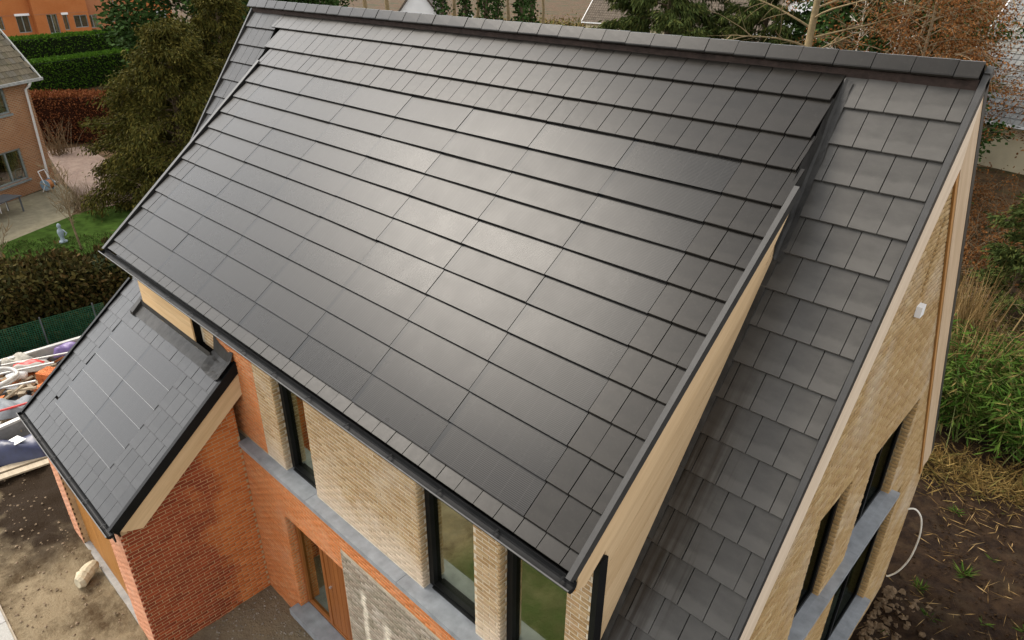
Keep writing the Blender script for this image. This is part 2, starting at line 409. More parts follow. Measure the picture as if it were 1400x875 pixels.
# --- flashing between the steep roof and the dormer, both ends
for sgn, xs in ((1, [-1.118, -1.100, -1.075, -1.055, -1.04]), (-1, [-11.64, -11.45, -11.25, -11.15, -11.10])):
    b = MB(); yy = [-.10, -.35, -.65, -.95, -1.22]; pts = []
    for xa, y in zip(xs, yy):
        zd = HZ+y*tan(TD); zm = HZ+y*tan(TM)
        pts.append([Vector(p) for p in ((xa+sgn*.002, y, zd+.034), (xa+sgn*.010, y, zm+.100), (xa+sgn*.035, y, zm+.076), (xa+sgn*.09, y, zm+.074))])
    sub = []
    for i0 in range(len(pts)-1):
        for t in range(4):
            sub.append([pts[i0][i].lerp(pts[i0+1][i], t/4)+Vector((random.gauss(0, .004), 0, random.gauss(0, .004))) for i in range(4)])
    sub.append(pts[-1])
    for r0, r1 in zip(sub, sub[1:]):
        for i in range(3):
            q = [r0[i], r1[i], r1[i+1], r0[i+1]]
            b.poly(q if sgn < 0 else q[::-1])
    b.build('flashing', M['lead'], house)
# --- verge trims
def verge(t, x0, x1, s0, s1, parent, z0=HZ, y0=0., lip=.035):
    b = MB(); q = lambda x, s, n: slope_frame(t, x, s, n, z0, y0)
    def slab(xa, xb, na, nb): b.hexa([q(xa, s1, na), q(xb, s1, na), q(xb, s0, na), q(xa, s0, na), q(xa, s1, nb), q(xb, s1, nb), q(xb, s0, nb), q(xa, s0, nb)])
    slab(x0, x1, .052, .060)
    slab(x1-.006 if x1 > x0 else x1, x1 if x1 > x0 else x1+.006, -lip, .0515)
    slab(x0-.004, x0+.004, .005, .0515)
    return b.build('verge_trim', M['metal'], parent)
XV = .062
verge(TM, .010, XV, -.16, SE, house)
b = MB()
b.hexa([bq(.016, -.1, .052), bq(XV, -.1, .052), bq(XV, SE, .052), bq(.016, SE, .052), bq(.016, -.1, .062), bq(XV, -.1, .062), bq(XV, SE, .062), bq(.016, SE, .062)])
b.build('verge_trim', M['metal'], house); b = MB()
b.hexa([bq(XV-.006, -.05, -.035), bq(XV, -.05, -.035), bq(XV, SE, -.035), bq(XV-.006, SE, -.035), bq(XV-.006, -.05, .05), bq(XV, -.05, .05), bq(XV, SE, .05), bq(XV-.006, SE, .05)])
b.build('verge_lip', M['metal'], house)
verge(TD, XD0+.006, -.942, 1.44, 5.47, house)
verge(TM, XW-.06, XW-.012, 0, 4.45, house)
# left edge of the dormer
b = MB(); q = lambda x, s, n: slope_frame(TD, x, s, n)
b.hexa([q(XDL-.085, 5.47, .05), q(XDL-.012, 5.47, .05), q(XDL-.012, 1.2, .05), q(XDL-.085, 1.2, .05), q(XDL-.085, 5.47, .062), q(XDL-.012, 5.47, .062), q(XDL-.012, 1.2, .062), q(XDL-.085, 1.2, .062)])
b.build('verge_trim', M['metal'], house); b = MB()
b.hexa([q(XDL-.085, 5.47, -.12), q(XDL-.078, 5.47, -.12), q(XDL-.078, 1.3, -.12), q(XDL-.085, 1.3, -.12), q(XDL-.085, 5.47, .0495), q(XDL-.078, 5.47, .0495), q(XDL-.078, 1.3, .0495), q(XDL-.085, 1.3, .0495)])
b.build('verge_lip', M['metal'], house)
# --- barge boards on the right gable
XB0, XB1 = .030, .057
def barge(front, n0, n1, mat, name, x0=XB0, x1=XB1, s_end=None):
    f = (lambda x, s, n: slope_frame(TM, x, s, n)) if front else bq
    se = s_end or (SE-.02); b = MB()
    mid = max(0, -(n0)*tan(TM)) * 0
    top = f(x0, .02, n1); apex = Vector((x0, 0, HZ+n1/cos(TM))); apexb = Vector((x0, 0, HZ+n0/cos(TM)))
    b.prism([apex, f(x0, se, n1), f(x0, se, n1-.20) if n1-n0 > .25 else f(x0, se, n0), f(x0, se-.25 if n1-n0 > .25 else se, n0), apexb], (x1-x0, 0, 0))
    return b.build(name, mat, house)
barge(True, -.43, -.0, M['wood_m'], 'barge_board'); barge(False, -.43, -.0, M['wood_b'], 'barge_board')
barge(False, -.50, -.432, M['wood_o'], 'soffit_board', .031, .052, SE-.05)
# --- gutters
def gutter(name, x0, x1, y, z, parent, mat):
    b = MB(); r_ = .052; out = [(-r_*cos(t), -r_*sin(t)) for t in np.linspace(0, pi, 9)]; inn = [(-(r_-.005)*cos(t), -(r_-.005)*sin(t)) for t in np.linspace(pi, 0, 9)]
    prof = [(-r_-.006, .004), (-r_-.006, -.006)]+out[1:]+[(r_, .03), (r_-.005, .03)]+inn[:-1]+[(-r_+.005, .004)]
    for j in range(len(prof)):
        p0, p1 = prof[j], prof[(j+1) % len(prof)]; b.poly([(x0, y+p0[0], z+p0[1]), (x0, y+p1[0], z+p1[1]), (x1, y+p1[0], z+p1[1]), (x1, y+p0[0], z+p0[1])])
    for x in (x0, x1): b.poly([(x, y+c_[0], z+c_[1]) for c_ in out])
    g = b.build(name, mat, parent)
    c = MB(); c.box(x0, x1, y-r_-.010, y-r_+.004, z+.0045, z+.0105); c.build('gutter_lip', M['lip'], g)
    x = x0+.35
    while x < x1:
        c = MB(); c.box(x, x+.02, y-.050, y+.046, z-.002, z+.002); c.build('gutter_bracket', mat, g); x += .75
    return g
M['lip'] = simple('gutter_lip_metal', (.085, .082, .078), .45, .3); M['gut'] = simple('black_gutter', (.012, .012, .012), .5, .12, 0, .2, 4)
gutter('gutter', XDL-.13, -.915, -4.262, 5.815, house, M['gut'])
# fascia and soffit of the dormer
b = MB(); b.box(XDL, XD0, -4.213, -4.19, 5.69, 5.835); b.box(XDL, XD0, -4.188, -3.72, 5.70, 5.72); b.build('dormer_fascia', M['black'], house)

# ------------------------------------------------------------------ walls and bricks
BRICKS = []      # (thing, parent, centre, length, height, U, N, material, depth)
BP, CP, JT = .200, .0625, .012
def lay(owner, parent, O, U, Nn, rowfn, z0, z1, mat, proud=.0045, depth=.03, offset=0., pitch=BP):
    """running-bond courses on the plane through O; rowfn(z) gives the clear spans along U"""
    O, U, Nn = Vector(O), Vector(U).normalized(), Vector(Nn).normalized(); k = 0; z = math.floor(z0/CP+.5)*CP
    while z+CP <= z1+.012:
        k = int(round(z/CP))
        for (a, c) in rowfn(z+CP/2):
            u = math.floor(a/pitch)*pitch-pitch+(pitch/2 if k % 2 else 0)+offset
            while u < c:
                ua, uc = max(u, a), min(u+pitch-JT, c)
                if uc-ua > .03:
                    ln = uc-ua
                    BRICKS.append((owner, parent, O+U*((ua+uc)/2)+Vector((0, 0, z+CP/2-O.z))+Nn*(proud-depth/2+random.uniform(-.002, .002)), round(ln, 3), CP-JT-.001, U, Nn, mat, depth))
                u += pitch
        z += CP
def rects(*rs): return lambda z: [(a, c) for a, c, z0, z1 in rs if z0 <= z <= z1]
# upper front wall (y = -3.73)
YU, YL, ZS = -3.73, -3.87, 3.29
TOPZ = 5.70
wallU = MB()
for a, c, z0 in ((-8.45, -6.80, ZS-.06), (-5.95, -3.57, ZS-.06), (-2.64, -2.24, ZS-.06), (-1.36, -1.075, ZS-.06)): wallU.box(a, c, YU, YU+.10, z0, TOPZ)
wallU.box(-11.0, -8.45, YU, YU+.10, 3.2, TOPZ)
upper_wall = wallU.build('front_wall', M['mortar_y'], house)
b = MB(); b.box(-8.449, -7.352, YU-.0015, YU+.05, ZS-.05, TOPZ); b.build('render_coat', M['mortar_r'], house)
lay(house, upper_wall, (0, YU, 0), (1, 0, 0), (0, -1, 0), rects((-7.345, -6.80, 0, 9), (-5.95, -3.57, 0, 9), (-2.64, -2.24, 0, 9), (-1.36, -1.075, 0, 9), (-8.93, -8.455, 4, 9)), ZS, TOPZ, M['brick_y'])
lay(house, upper_wall, (0, YU, 0), (1, 0, 0), (0, -1, 0), rects((-8.45, -7.352, 0, 9)), ZS, TOPZ, M['brick_o'], .006)
for xr in (-6.80, -3.57, -2.24):      # reveals on the left side of each window
    pass
for xj in (-6.80, -2.24, -3.57):
    lay(house, upper_wall, (xj, 0, 0), (0, 1, 0), (1, 0, 0), rects((YU-.008, YU+.098, 0, 9)), ZS, TOPZ, M['brick_y'], .006, offset=.05)
# window units behind the openings
def window(name, x0, x1, z0, z1, y, wd=.05):
    f = MB(); dp = .09
    f.box(x0, x0+wd+.03, y, y+dp, z0, z1); f.box(x1-wd, x1, y, y+dp, z0, z1); f.box(x0+wd+.03, x1-wd, y, y+dp, z1-wd, z1); f.box(x0+wd+.03, x1-wd, y, y+dp, z0, z0+wd)
    f.box(x0+wd+.03, x1-wd, y-.035, y-.002, z0, z0+.022)
    fr = f.build(name, M['black'], house)
    g = MB(); g.box(x0+wd+.03, x1-wd, y+.062, y+.072, z0+wd, z1-wd); g.build('pane', M['glass'], fr)
    h = MB(); h.box(x1-wd-.012, x1-wd-.002, y-.02, y-.002, z0+1.0, z0+1.12)
    return fr
for a, c in ((-6.80, -5.95), (-3.57, -2.64), (-2.24, -1.36)):
    window('window', a+.001, c-.001, ZS+.012, 5.70, YU+.102)
b = MB(); b.box(-1.074, -1.012, YU-.02, YU+.10, ZS, 5.62); b.build('corner_post', M['black'], house)
# sill course
sills = [(-8.0, -6.03), (-6.024, -3.905), (-3.899, -1.9), (-1.894, -1.0)]
for a, c in sills:
    b = MB(); b.hexa([(a, -3.905, ZS-.095), (c, -3.905, ZS-.095), (c, -3.60, ZS-.095), (a, -3.60, ZS-.095), (a, -3.905, ZS-.012), (c, -3.905, ZS-.012), (c, -3.60, ZS+.004), (a, -3.60, ZS+.004)]); b.build('sill_stone', M['stone'], house)
# lower front wall with the door
DX0, DX1, DZ0, DZ1 = -6.85, -5.27, .42, 2.46
wl = MB(); zt = ZS-.10
wl.box(-8.0, DX0, YL, YL+.25, -.4, zt); wl.box(DX1, -.9, YL, YL+.25, -.4, zt); wl.box(DX0, DX1, YL, YL+.25, DZ1, zt); wl.box(DX0, DX1, YL, YL+.25, -.4, DZ0-.1)
lower_wall = wl.build('entrance_wall', M['mortar_r'], house)
lay(house, lower_wall, (0, YL, 0), (1, 0, 0), (0, -1, 0), lambda z: [(-8.0, DX1+.02)] if z > DZ1 else [(-8.0, DX0)], -.3, zt, M['brick_o'])
lay(house, lower_wall, (0, YL, 0), (1, 0, 0), (0, -1, 0), lambda z: [(DX1+.02, -.9)], zt-.33, zt, M['brick_o'])
lay(house, lower_wall, (DX0, 0, 0), (0, 1, 0), (1, 0, 0), rects((YL-.008, YL+.13, 0, 9)), DZ0-.06, DZ1, M['brick_o'], .004)
b = MB(); b.box(DX1+.012, -.92, YL-.0025, YL+.05, -.3, zt-.335); gw = b.build('weathered_panel', M['mortar_w'], house)
lay(house, gw, (0, YL-.003, 0), (1, 0, 0), (0, -1, 0), lambda z: [(DX1+.02, -.92)], -.3, zt-.34, M['brick_w'], .008)
M['lime'] = simple('lime_wash', (.60, .52, .43), .95, .1, 0, .2, 12, .4, 50)
# door: side light, planks, frame, step
dy = YL+.13; fr = MB()
fr.box(DX0+.001, DX0+.07, dy, dy+.09, DZ0, DZ1); fr.box(DX1-.05, DX1-.001, dy, dy+.09, DZ0, DZ1); fr.box(DX0+.07, DX1-.05, dy, dy+.09, DZ1-.06, DZ1-.001); fr.box(-6.16, -6.08, dy, dy+.09, DZ0+.05, DZ1-.06); fr.box(DX0+.07, DX1-.05, dy, dy+.09, DZ0, DZ0+.05)
front_door = fr.build('door', M['door'], house)
g = MB(); g.box(DX0+.07, -6.16, dy+.04, dy+.05, DZ0+.05, DZ1-.06); g.build('pane', M['glass'], front_door)
npk = 6; xa, xb = -6.078, DX1-.052
for i in range(npk):
    a = xa+(xb-xa)*i/npk; c = xa+(xb-xa)*(i+1)/npk; p = MB(); p.box(a+.004, c-.004, dy+.012, dy+.05, DZ0+.055, DZ1-.065); p.build('plank', M['door'], front_door)
b = MB(); b.box(xa, xb, dy+.05, dy+.07, DZ0+.05, DZ1-.06); b.build('door_leaf', M['void'], front_door)
b = MB(); b.tube([(xa+.10, dy+.014, 1.42), (xa+.10, dy-.02, 1.42)], .022, 10); b.build('lock', simple('steel', (.6, .6, .6), .3, .5, .8), front_door)
b = MB(); b.box(DX0-.10, DX1+.05, -4.05, YL-.012, .26, .40); b.box(DX0+.01, DX1-.01, YL-.011, dy-.002, .30, .405); b.build('door_step', M['stone'], house)
# solid core behind the glass so that rooms read dark
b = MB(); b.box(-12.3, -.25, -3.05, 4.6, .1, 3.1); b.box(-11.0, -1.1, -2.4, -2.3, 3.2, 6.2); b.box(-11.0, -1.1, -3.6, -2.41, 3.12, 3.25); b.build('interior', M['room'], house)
# cheek of the dormer: bargeboard plus cladding planks
def cheek(x0, x1, n0, n1, sA, sB, name, mat):
    b = MB(); q = lambda s, n: slope_frame(TD, x0, s, n)
    b.prism([q(sA, n1), q(sB, n1), q(sB, n0), q(sA, n0)], (x1-x0, 0, 0)); return b.build(name, mat, house)
def zmain(y): return HZ+y*tan(TM)+.02
ck = MB(); ck.box(-1.10, -1.062, -3.70, -1.0, 4.2, 4.25)
# planks run parallel to the dormer slope, clipped by the steep roof and the front edge
nb = 5; tops = [-.10-.30*i for i in range(nb+1)]
yF = -3.64
for i in range(nb):
    n1, n0 = tops[i]-.0025, tops[i+1]+.0025
    def zline(y, n): return HZ+y*tan(TD)+n/cos(TD)
    def ycross(n): # where the plank edge meets the steep roof
        return (n/cos(TD)-.02)/(tan(TM)-tan(TD))
    ya1, ya0 = min(ycross(n1), -1.16), ycross(n0)
    if ya0 > -1.16: ya0 = -1.16
    poly = [(ya1, zline(ya1, n1))]
    if ya1 < yF: continue
    poly.append((yF, zline(yF, n1)))
    if ya0 > yF: poly += [(yF, zline(yF, n0)), (ya0, zline(ya0, n0))]
    else: poly.append((yF, zmain(yF)))
    if ya0 == -1.16 and ycross(n0) > -1.16: poly = [(ya1, zline(ya1, n1)), (yF, zline(yF, n1)), (yF, zline(yF, n0)), (ya0, zline(ya0, n0))]
    elif ya1 == -1.16: poly = [(ya1, zline(ya1, n1)), (yF, zline(yF, n1)), (yF, zline(yF, n0)), (ya0, zline(ya0, n0)), (-1.16, max(zmain(-1.16), zline(-1.16, n0)))]
    b = MB(); b.prism([(-1.062, y, z) for y, z in poly], (.022, 0, 0)); b.build('cladding_plank', M['wood_s'], house)
ck = MB(); ck.prism([(-1.13, -.2, zmain(-.2)-.1), (-1.13, yF+.02, HZ+(yF+.02)*tan(TD)-.12), (-1.13, yF+.02, zmain(yF)-.1)], (.03, 0, 0)); ck.build('cheek', M['void'], house)
b = MB(); y_b = ((-.30)/cos(TD)-.03)/(tan(TM)-tan(TD))
b.prism([(-.990, y, z) for y, z in ((-1.22, HZ-1.22*tan(TD)-.03), (-4.16, HZ-4.16*tan(TD)-.01), (-4.16, HZ-4.16*tan(TD)-.20), (-4.05, HZ-4.05*tan(TD)-.33), (-1.85, HZ-1.85*tan(TD)-.36))], (.045, 0, 0))
b.build('barge_board', M['wood_s'], house)
b = MB(); b.prism([(-1.062, -4.16, HZ-4.16*tan(TD)-.2), (-1.062, -3.64, HZ-3.64*tan(TD)-.2), (-1.062, -3.64, HZ-3.64*tan(TD)-.23), (-1.062, -4.16, HZ-4.16*tan(TD)-.23)], (.10, 0, 0)); b.build('soffit_board', M['wood_o'], house)
# lead strip at the foot of the cheek
brace('flashing', TM, -1.04, -.985, 1.5, SE, .036, .042, M['lead'], house)
# cladding of the dormer front above the garage
for i in range(3):
    z0 = 4.60+.36*i
    b = MB(); b.box(-11.08, -9.0, -3.862, -3.84, z0+.002, z0+.357); b.build('cladding_plank', M['wood_x'], house)
b = MB(); b.box(-11.10, -9.0, -3.838, YU-.002, 4.3, 5.69); b.build('cladding_batten', M['void'], house)

# right gable wall
XG = .018
wl = MB()
ops = [(-1.30, -.42, 3.20, 5.10), (.42, 2.16, 3.20, 4.98), (.55, 3.15, .18, 2.86), (.10, .18, 7.17, 8.05)]
ys = sorted(set([-4.85, 4.9]+[o[0] for o in ops]+[o[1] for o in ops]+[0.]))
def ztop(y): return HZ-.35-abs(y)*tan(TM)
for a, c in zip(ys, ys[1:]):
    m = (a+c)/2; cuts = [-1.2]
    for o in sorted([o for o in ops if o[0] < m < o[1]], key=lambda o: o[2]): cuts += [o[2], o[3]]
    for i in range(0, len(cuts), 2):
        z0 = cuts[i]
        if i+1 < len(cuts): wl.hexa([(-.25, a, z0), (XG, a, z0), (XG, c, z0), (-.25, c, z0), (-.25, a, cuts[i+1]), (XG, a, cuts[i+1]), (XG, c, cuts[i+1]), (-.25, c, cuts[i+1])])
        else: wl.hexa([(-.25, a, z0), (XG, a, z0), (XG, c, z0), (-.25, c, z0), (-.25, a, ztop(a)), (XG, a, ztop(a)), (XG, c, ztop(c)), (-.25, c, ztop(c))])
gable = wl.build('gable_wall', simple('shadow_gable_mortar', (.27, .20, .11), .95, .1, 0, .2, 6, .3), house)  # shadow in the joints is painted in as a darker mortar colour
SLOT = (.10, .17, 7.20, 8.02)
def grow(z):
    hw = (HZ-.40-z)/tan(TM); hw = min(hw, 4.88)
    sp = [(max(-hw, -4.85), hw)]
    for o in ops:
        if o[2] <= z <= o[3]:
            sp = [t for s in sp for t in ((s[0], min(s[1], o[0])), (max(s[0], o[1]), s[1])) if t[1]-t[0] > .02]
    return sp
lay(house, gable, (XG, 0, 0), (0, 1, 0), (1, 0, 0), grow, -1.1, 8.7, M['brick_g'], .012)
for o in ops:        # toothed reveal on the far jamb
    dp = .065 if o[1] < 1 else .10
    lay(house, gable, (0, o[1], 0), (1, 0, 0), (0, -1, 0), rects((XG-dp, XG+.006, 0, 9)), o[2]+.02, o[3], M['brick_j'], .006, offset=.04)
    lay(house, gable, (0, o[0], 0), (1, 0, 0), (0, 1, 0), rects((XG-dp, XG+.006, 0, 9)), o[2]+.02, o[3], M['brick_y'], .006, offset=.04)
    if o[0] == .10: continue
    o = (o[0], o[1], o[2]+.09, o[3]); f = MB(); xg = XG-dp-.05; wd = .06
    f.box(xg, xg+.05, o[0], o[0]+wd, o[2], o[3]); f.box(xg, xg+.05, o[1]-wd, o[1], o[2], o[3]); f.box(xg, xg+.05, o[0]+wd, o[1]-wd, o[3]-wd, o[3]); f.box(xg, xg+.05, o[0]+wd, o[1]-wd, o[2], o[2]+wd)
    if o[1] > 1: f.box(xg, xg+.05, (o[0]+o[1])/2-.03, (o[0]+o[1])/2+.03, o[2]+wd, o[3]-wd)
    wf = f.build('window', M['black'], house)
    g = MB(); g.box(xg+.02, xg+.03, o[0]+wd, o[1]-wd, o[2]+wd, o[3]-wd); g.build('pane', M['gglass'], wf)
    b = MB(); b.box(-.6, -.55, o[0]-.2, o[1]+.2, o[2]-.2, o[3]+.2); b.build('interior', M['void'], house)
for a, c in ((-1.40, -.40), (-.396, .60), (.604, 2.30)):
    b = MB(); b.box(XG+.0095, .150, a, c, 3.20, 3.285); b.build('sill_stone', M['stone'], house)
for o in ops[:2]:
    b = MB(); b.box(XG-.13, XG+.009, o[0]+.003, o[1]-.003, 3.201, 3.289); b.build('sill_stone', M['stone'], house)
b = MB(); b.box(XG-.13, XG+.009, .553, 3.147, .182, .262); b.build('sill_stone', M['stone'], house)
b = MB(); b.box(XG+.0095, .14, .50, 3.2, .17, .258); b.build('sill_stone', M['stone'], house)
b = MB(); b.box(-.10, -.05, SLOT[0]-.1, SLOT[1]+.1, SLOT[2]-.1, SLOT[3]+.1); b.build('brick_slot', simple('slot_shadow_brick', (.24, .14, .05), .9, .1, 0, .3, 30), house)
b = MB(); b.box(XG+.012, XG+.07, .09, .22, 6.99, 7.11); lamp = tag(b.build('wall_light', M['white']), 'small white box light under the brick slot on the gable', 'wall light')
# other outer walls
b = MB(); b.box(-12.6, -.26, 4.6, 4.85, -1.2, 2.4); b.build('rear_wall', M['mortar_y'], house)
b = MB(); b.prism([(-12.6, -3.5, 0), (-12.6, 4.6, 0), (-12.6, 4.6, ztop(4.6)), (-12.6, 0, ztop(0)), (-12.6, -3.5, ztop(3.5))], (.2, 0, 0)); b.build('left_wall', M['mortar_y'], house)
b = MB(); b.box(-.88, -.26, -4.85, -4.6, -.5, 2.4); b.build('porch_wall', M['mortar_y'], house)

# ------------------------------------------------------------------ garage
garage = thing('garage', 'low brick garage with solar tiled lean-to roof and honey timber door', 'garage', (-10, -4.8, 0))
GX0, GX1 = -12.14, -7.93; GY0, GZ0 = -3.689, 4.73
def gq(x, s, n): return slope_frame(TD, x, s, n, GZ0, GY0)
SG = 2.93
groof = brace('roof', TD, GX0, GX1, -.9, SG, -.14, -.012, M['void'], garage, GZ0, GY0)
def gs(y): return (GY0-y)/cos(TD)
r0 = gs(-4.175); grow_edges = [r0+i*.358 for i in range(6)]     # solar rows
def gtile(x0, x1, s0, s1, up=.05):
    if x1-x0 < .03: return
    place('roof_tile', tile_mesh(x1-x0, s1-s0, M['tileg'], up=up, th=.014, t1=.027), slope_mat(TD, (x0+x1)/2, s0, random.gauss(0, .0012), GZ0, GY0, jit=.004), groof)
PX1 = -8.88; PX0 = PX1-2*1.29
edges_top = [r0-3*.358, r0-2*.358, r0-.358, r0]
for i in range(3):
    x = GX1-.02
    off = [.5, 1., .5][i]; first = True
    while x > GX0+.02:
        xl = max(GX0+.01, x-WT*(off if first else 1)); first = False
        s0, s1 = edges_top[i], edges_top[i+1]
        xm = (xl+x)/2
        if i == 0 and xm > -11.35 or i == 1 and -11.30 < xm < -8.5 and s0 < gs(-4.0):
            if i == 1: s0 = max(s0, gs(-4.0))
            else: x = xl; continue
        gtile(xl, x, s0, s1); x = xl
for r in range(5):
    s0, s1 = grow_edges[r], grow_edges[r+1]
    for c in range(2):
        g_ = .358; key = ('gsolar',)
        if key not in _tm:
            bb = MB(); h = 1.29/2-.004
            bb.hexa([(-h, -g_+.0065, .002), (h, -g_+.0065, .002), (h, .05, -.012), (-h, .05, -.012), (-h, -g_+.0065, .0215), (h, -g_+.0065, .0215), (h, .05, .012), (-h, .05, .012)])
            bb.hexa([(-h, -g_, .002), (h, -g_, .002), (h, -g_+.006, .002), (-h, -g_+.006, .002), (-h, -g_, .022), (h, -g_, .022), (h, -g_+.006, .022), (-h, -g_+.006, .022)], 1)  # pale strip along the nose: a glint of light painted as colour
            _tm[key] = bb.mesh('solar_tile', [M['solarg'], M['edge_glint']])
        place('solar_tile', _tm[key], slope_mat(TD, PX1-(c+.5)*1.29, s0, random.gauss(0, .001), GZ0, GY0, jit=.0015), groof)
    dz = -.10                      # plain tiles are half a course out of step with the panels
    x = PX1; off = [.55, .95][r % 2]; first = True
    while x < GX1-.05:
        xr = min(GX1-.02, x+WT*(off if first else 1)); first = False; gtile(x, xr, s0+dz, s1+dz); x = xr
    x = PX0; first = True
    while x > GX0+.03:
        xl = max(GX0+.01, x-WT*(off if first else 1)); first = False; gtile(xl, x, s0+dz, s1+dz); x = xl
for xs_ in (PX1, PX0):
    brace('cover_strip', TD, xs_-.012, xs_+.012, grow_edges[0]-.05, grow_edges[5], -.010, .0125, M['tileg'], garage, GZ0, GY0)
for s0, s1 in ((grow_edges[5], grow_edges[5]+.20), (grow_edges[5]+.20, SG)):
    x = GX1-.02
    while x > GX0+.03:
        xl = max(GX0+.01, x-WT); gtile(xl, x, s0-(.10 if x > PX1+.05 or x < PX0 else 0), s1, .05); x = xl
for xa, xb, lipx in ((GX1-.012, GX1+.055, GX1+.049), (GX0-.055, GX0+.006, GX0-.055)):
    b = MB()
    b.hexa([gq(xa, SG+.03, .046), gq(xb, SG+.03, .046), gq(xb, -.06, .046), gq(xa, -.06, .046), gq(xa, SG+.03, .056), gq(xb, SG+.03, .056), gq(xb, -.06, .056), gq(xa, -.06, .056)])
    b.hexa([gq(lipx, SG+.03, -.10), gq(lipx+.006, SG+.03, -.10), gq(lipx+.006, -.06, -.10), gq(lipx, -.06, -.10), gq(lipx, SG+.03, .0455), gq(lipx+.006, SG+.03, .0455), gq(lipx+.006, -.06, .0455), gq(lipx, -.06, .0455)])
    b.build('verge_trim', M['black'], garage)
gutter('gutter', GX0-.10, GX1+.10, gq(0, SG, 0).y-.062, gq(0, SG, 0).z-.015, garage, M['gut'])
gy, gz = -5.86, 2.86
b = MB(); b.box(GX0+.02, GX1-.0, gq(0, SG, 0).y-.014, gq(0, SG, 0).y+.006, 2.62, 2.84); b.build('fascia', M['black'], garage)
# barge board on the right
b = MB(); b.prism([gq(GX1+.01, -.02, -.02), gq(GX1+.01, SG-.02, -.02), gq(GX1+.01, SG-.02, -.16), gq(GX1+.01, SG-.16, -.40), gq(GX1+.01, .12, -.40), gq(GX1+.01, -.02, -.30)], (.03, 0, 0)); b.build('barge_board', M['wood_s'], garage)
b = MB(); b.prism([gq(GX1+.02, -.0, -.04), gq(GX1+.02, SG-.02, -.04), gq(GX1+.02, SG-.02, -.085), gq(GX1+.02, -.0, -.085)], (.026, 0, 0)); b.build('barge_batten', M['wood_s'], garage)
# apron flashing against the dormer front and the lead tray in the corner
b = MB()
nx = 26
for i in range(nx):
    xa, xb = -11.22+2.75*i/nx, -11.22+2.75*(i+1)/nx
    wob = lambda x: .006*sin(x*9)+.004*sin(x*23)
    za = lambda x, y: GZ0+(y-GY0)*tan(TD)
    for (ya, na), (yb, nb_) in (((-3.864, .16), (-3.866, .05)), ((-3.866, .05), (-4.03, .052))):
        b.poly([(xa, yb, za(xa, yb)+nb_+wob(xa)), (xb, yb, za(xb, yb)+nb_+wob(xb)), (xb, ya, za(xb, ya)+na), (xa, ya, za(xa, ya)+na)])
b.build('apron_flashing', M['lead'], garage, smooth=True)
b = MB(); zt_ = lambda y, n: GZ0+(y-GY0)*tan(TD)+n
b.hexa([(-11.30, -4.05, zt_(-4.05, .05)), (-11.18, -4.05, zt_(-4.05, .05)), (-11.18, -3.80, zt_(-3.80, .05)), (-11.30, -3.80, zt_(-3.80, .05)), (-11.30, -4.05, zt_(-4.05, .12)), (-11.18, -4.05, zt_(-4.05, .12)), (-11.18, -3.80, zt_(-3.80, .14)), (-11.30, -3.80, zt_(-3.80, .14))]); b.build('flashing_end', M['lead'], garage)
b = MB()
n_ = 7
def tray(i, j):
    x = -8.50+.60*i/n_; y = -3.745-.30*j/n_
    e = min(i, n_-i, 2)/2
    return (x, y, zt_(y, .055+.10*(1-e)*(1 if i > 3 else .6)+random.uniform(-.012, .012)+(.22 if j == 0 else 0)*(.4+.6*(1-i/n_))))
T = [[tray(i, j) for j in range(n_+1)] for i in range(n_+1)]
for i in range(n_):
    for j in range(n_): b.poly([T[i][j+1], T[i+1][j+1], T[i+1][j], T[i][j]])
b.build('lead_tray', M['lead'], garage)
# walls
def zg(y): return GZ0+(y-GY0)*tan(TD)
gyF = -5.88
b = MB(); b.prism([(-8.0, YL+.002, -.5), (-8.0, gyF, -.5), (-8.0, gyF, zg(gyF)-.12), (-8.0, YL+.002, zg(YL)-.12)], (-.24, 0, 0)); gwall = b.build('side_wall', M['mortar_r'], garage)
lay(garage, gwall, (-8.0, 0, 0), (0, 1, 0), (1, 0, 0), lambda z: [(max(gyF, (z-GZ0+.36)/tan(TD)+GY0), YL+.0)] if z > 2.2 else [(gyF, YL)], -.4, zg(YL)-.3, M['brick_r'])
b = MB(); b.box(-8.85, -8.24, gyF, gyF+.22, -.5, 2.72); b.box(-12.1, -11.5, gyF, gyF+.22, -.5, 2.72); b.box(-11.5, -8.85, gyF, gyF+.22, 2.50, 2.72); b.box(-8.24, -8.001, gyF, gyF+.0, -.5, 2.7)
b.box(-8.242, -8.0, gyF+.001, gyF+.02, -.5, 2.7)
b.box(-12.1, -11.9, gyF+.22, YL+.2, -.5, 2.75); fwall = b.build('front_wall', M['mortar_r'], garage)
M['brick_lit'] = pieces('lit_orange_brick', [(.50, .22, .12), (.56, .27, .16), (.53, .24, .13)], .85, .2, bump=.3, stains=[(1.4, .5, .75, (.56, .40, .30), .4)])  # same orange brick, with the light on the garage front painted in paler
lay(garage, fwall, (0, gyF, 0), (1, 0, 0), (0, -1, 0), rects((-8.85, -7.992, -1, 2.7), (-12.1, -11.5, -1, 2.7), (-11.5, -8.85, 2.5, 2.7)), -.4, 2.65, M['brick_lit'])
for i in range(12):
    a = -11.49+2.63*i/12; p = MB(); p.box(a+.003, a+2.63/12-.003, gyF+.10, gyF+.13, .05, 2.49); p.build('door_plank', M['gdoor'], garage)
b = MB(); b.box(-11.49, -8.86, gyF+.131, gyF+.16, .05, 2.49); b.build('door_leaf', M['void'], garage)
b = MB(); b.box(-11.52, -8.83, gyF-.004, gyF+.16, -.04, .045); b.build('threshold', simple('pale_concrete', (.30, .29, .27), .85, .2, 0, .2, 6), garage)
b = MB(); b.box(-11.85, -8.25, -5.4, -4.1, 0, 2.2); b.build('interior', M['room'], garage)

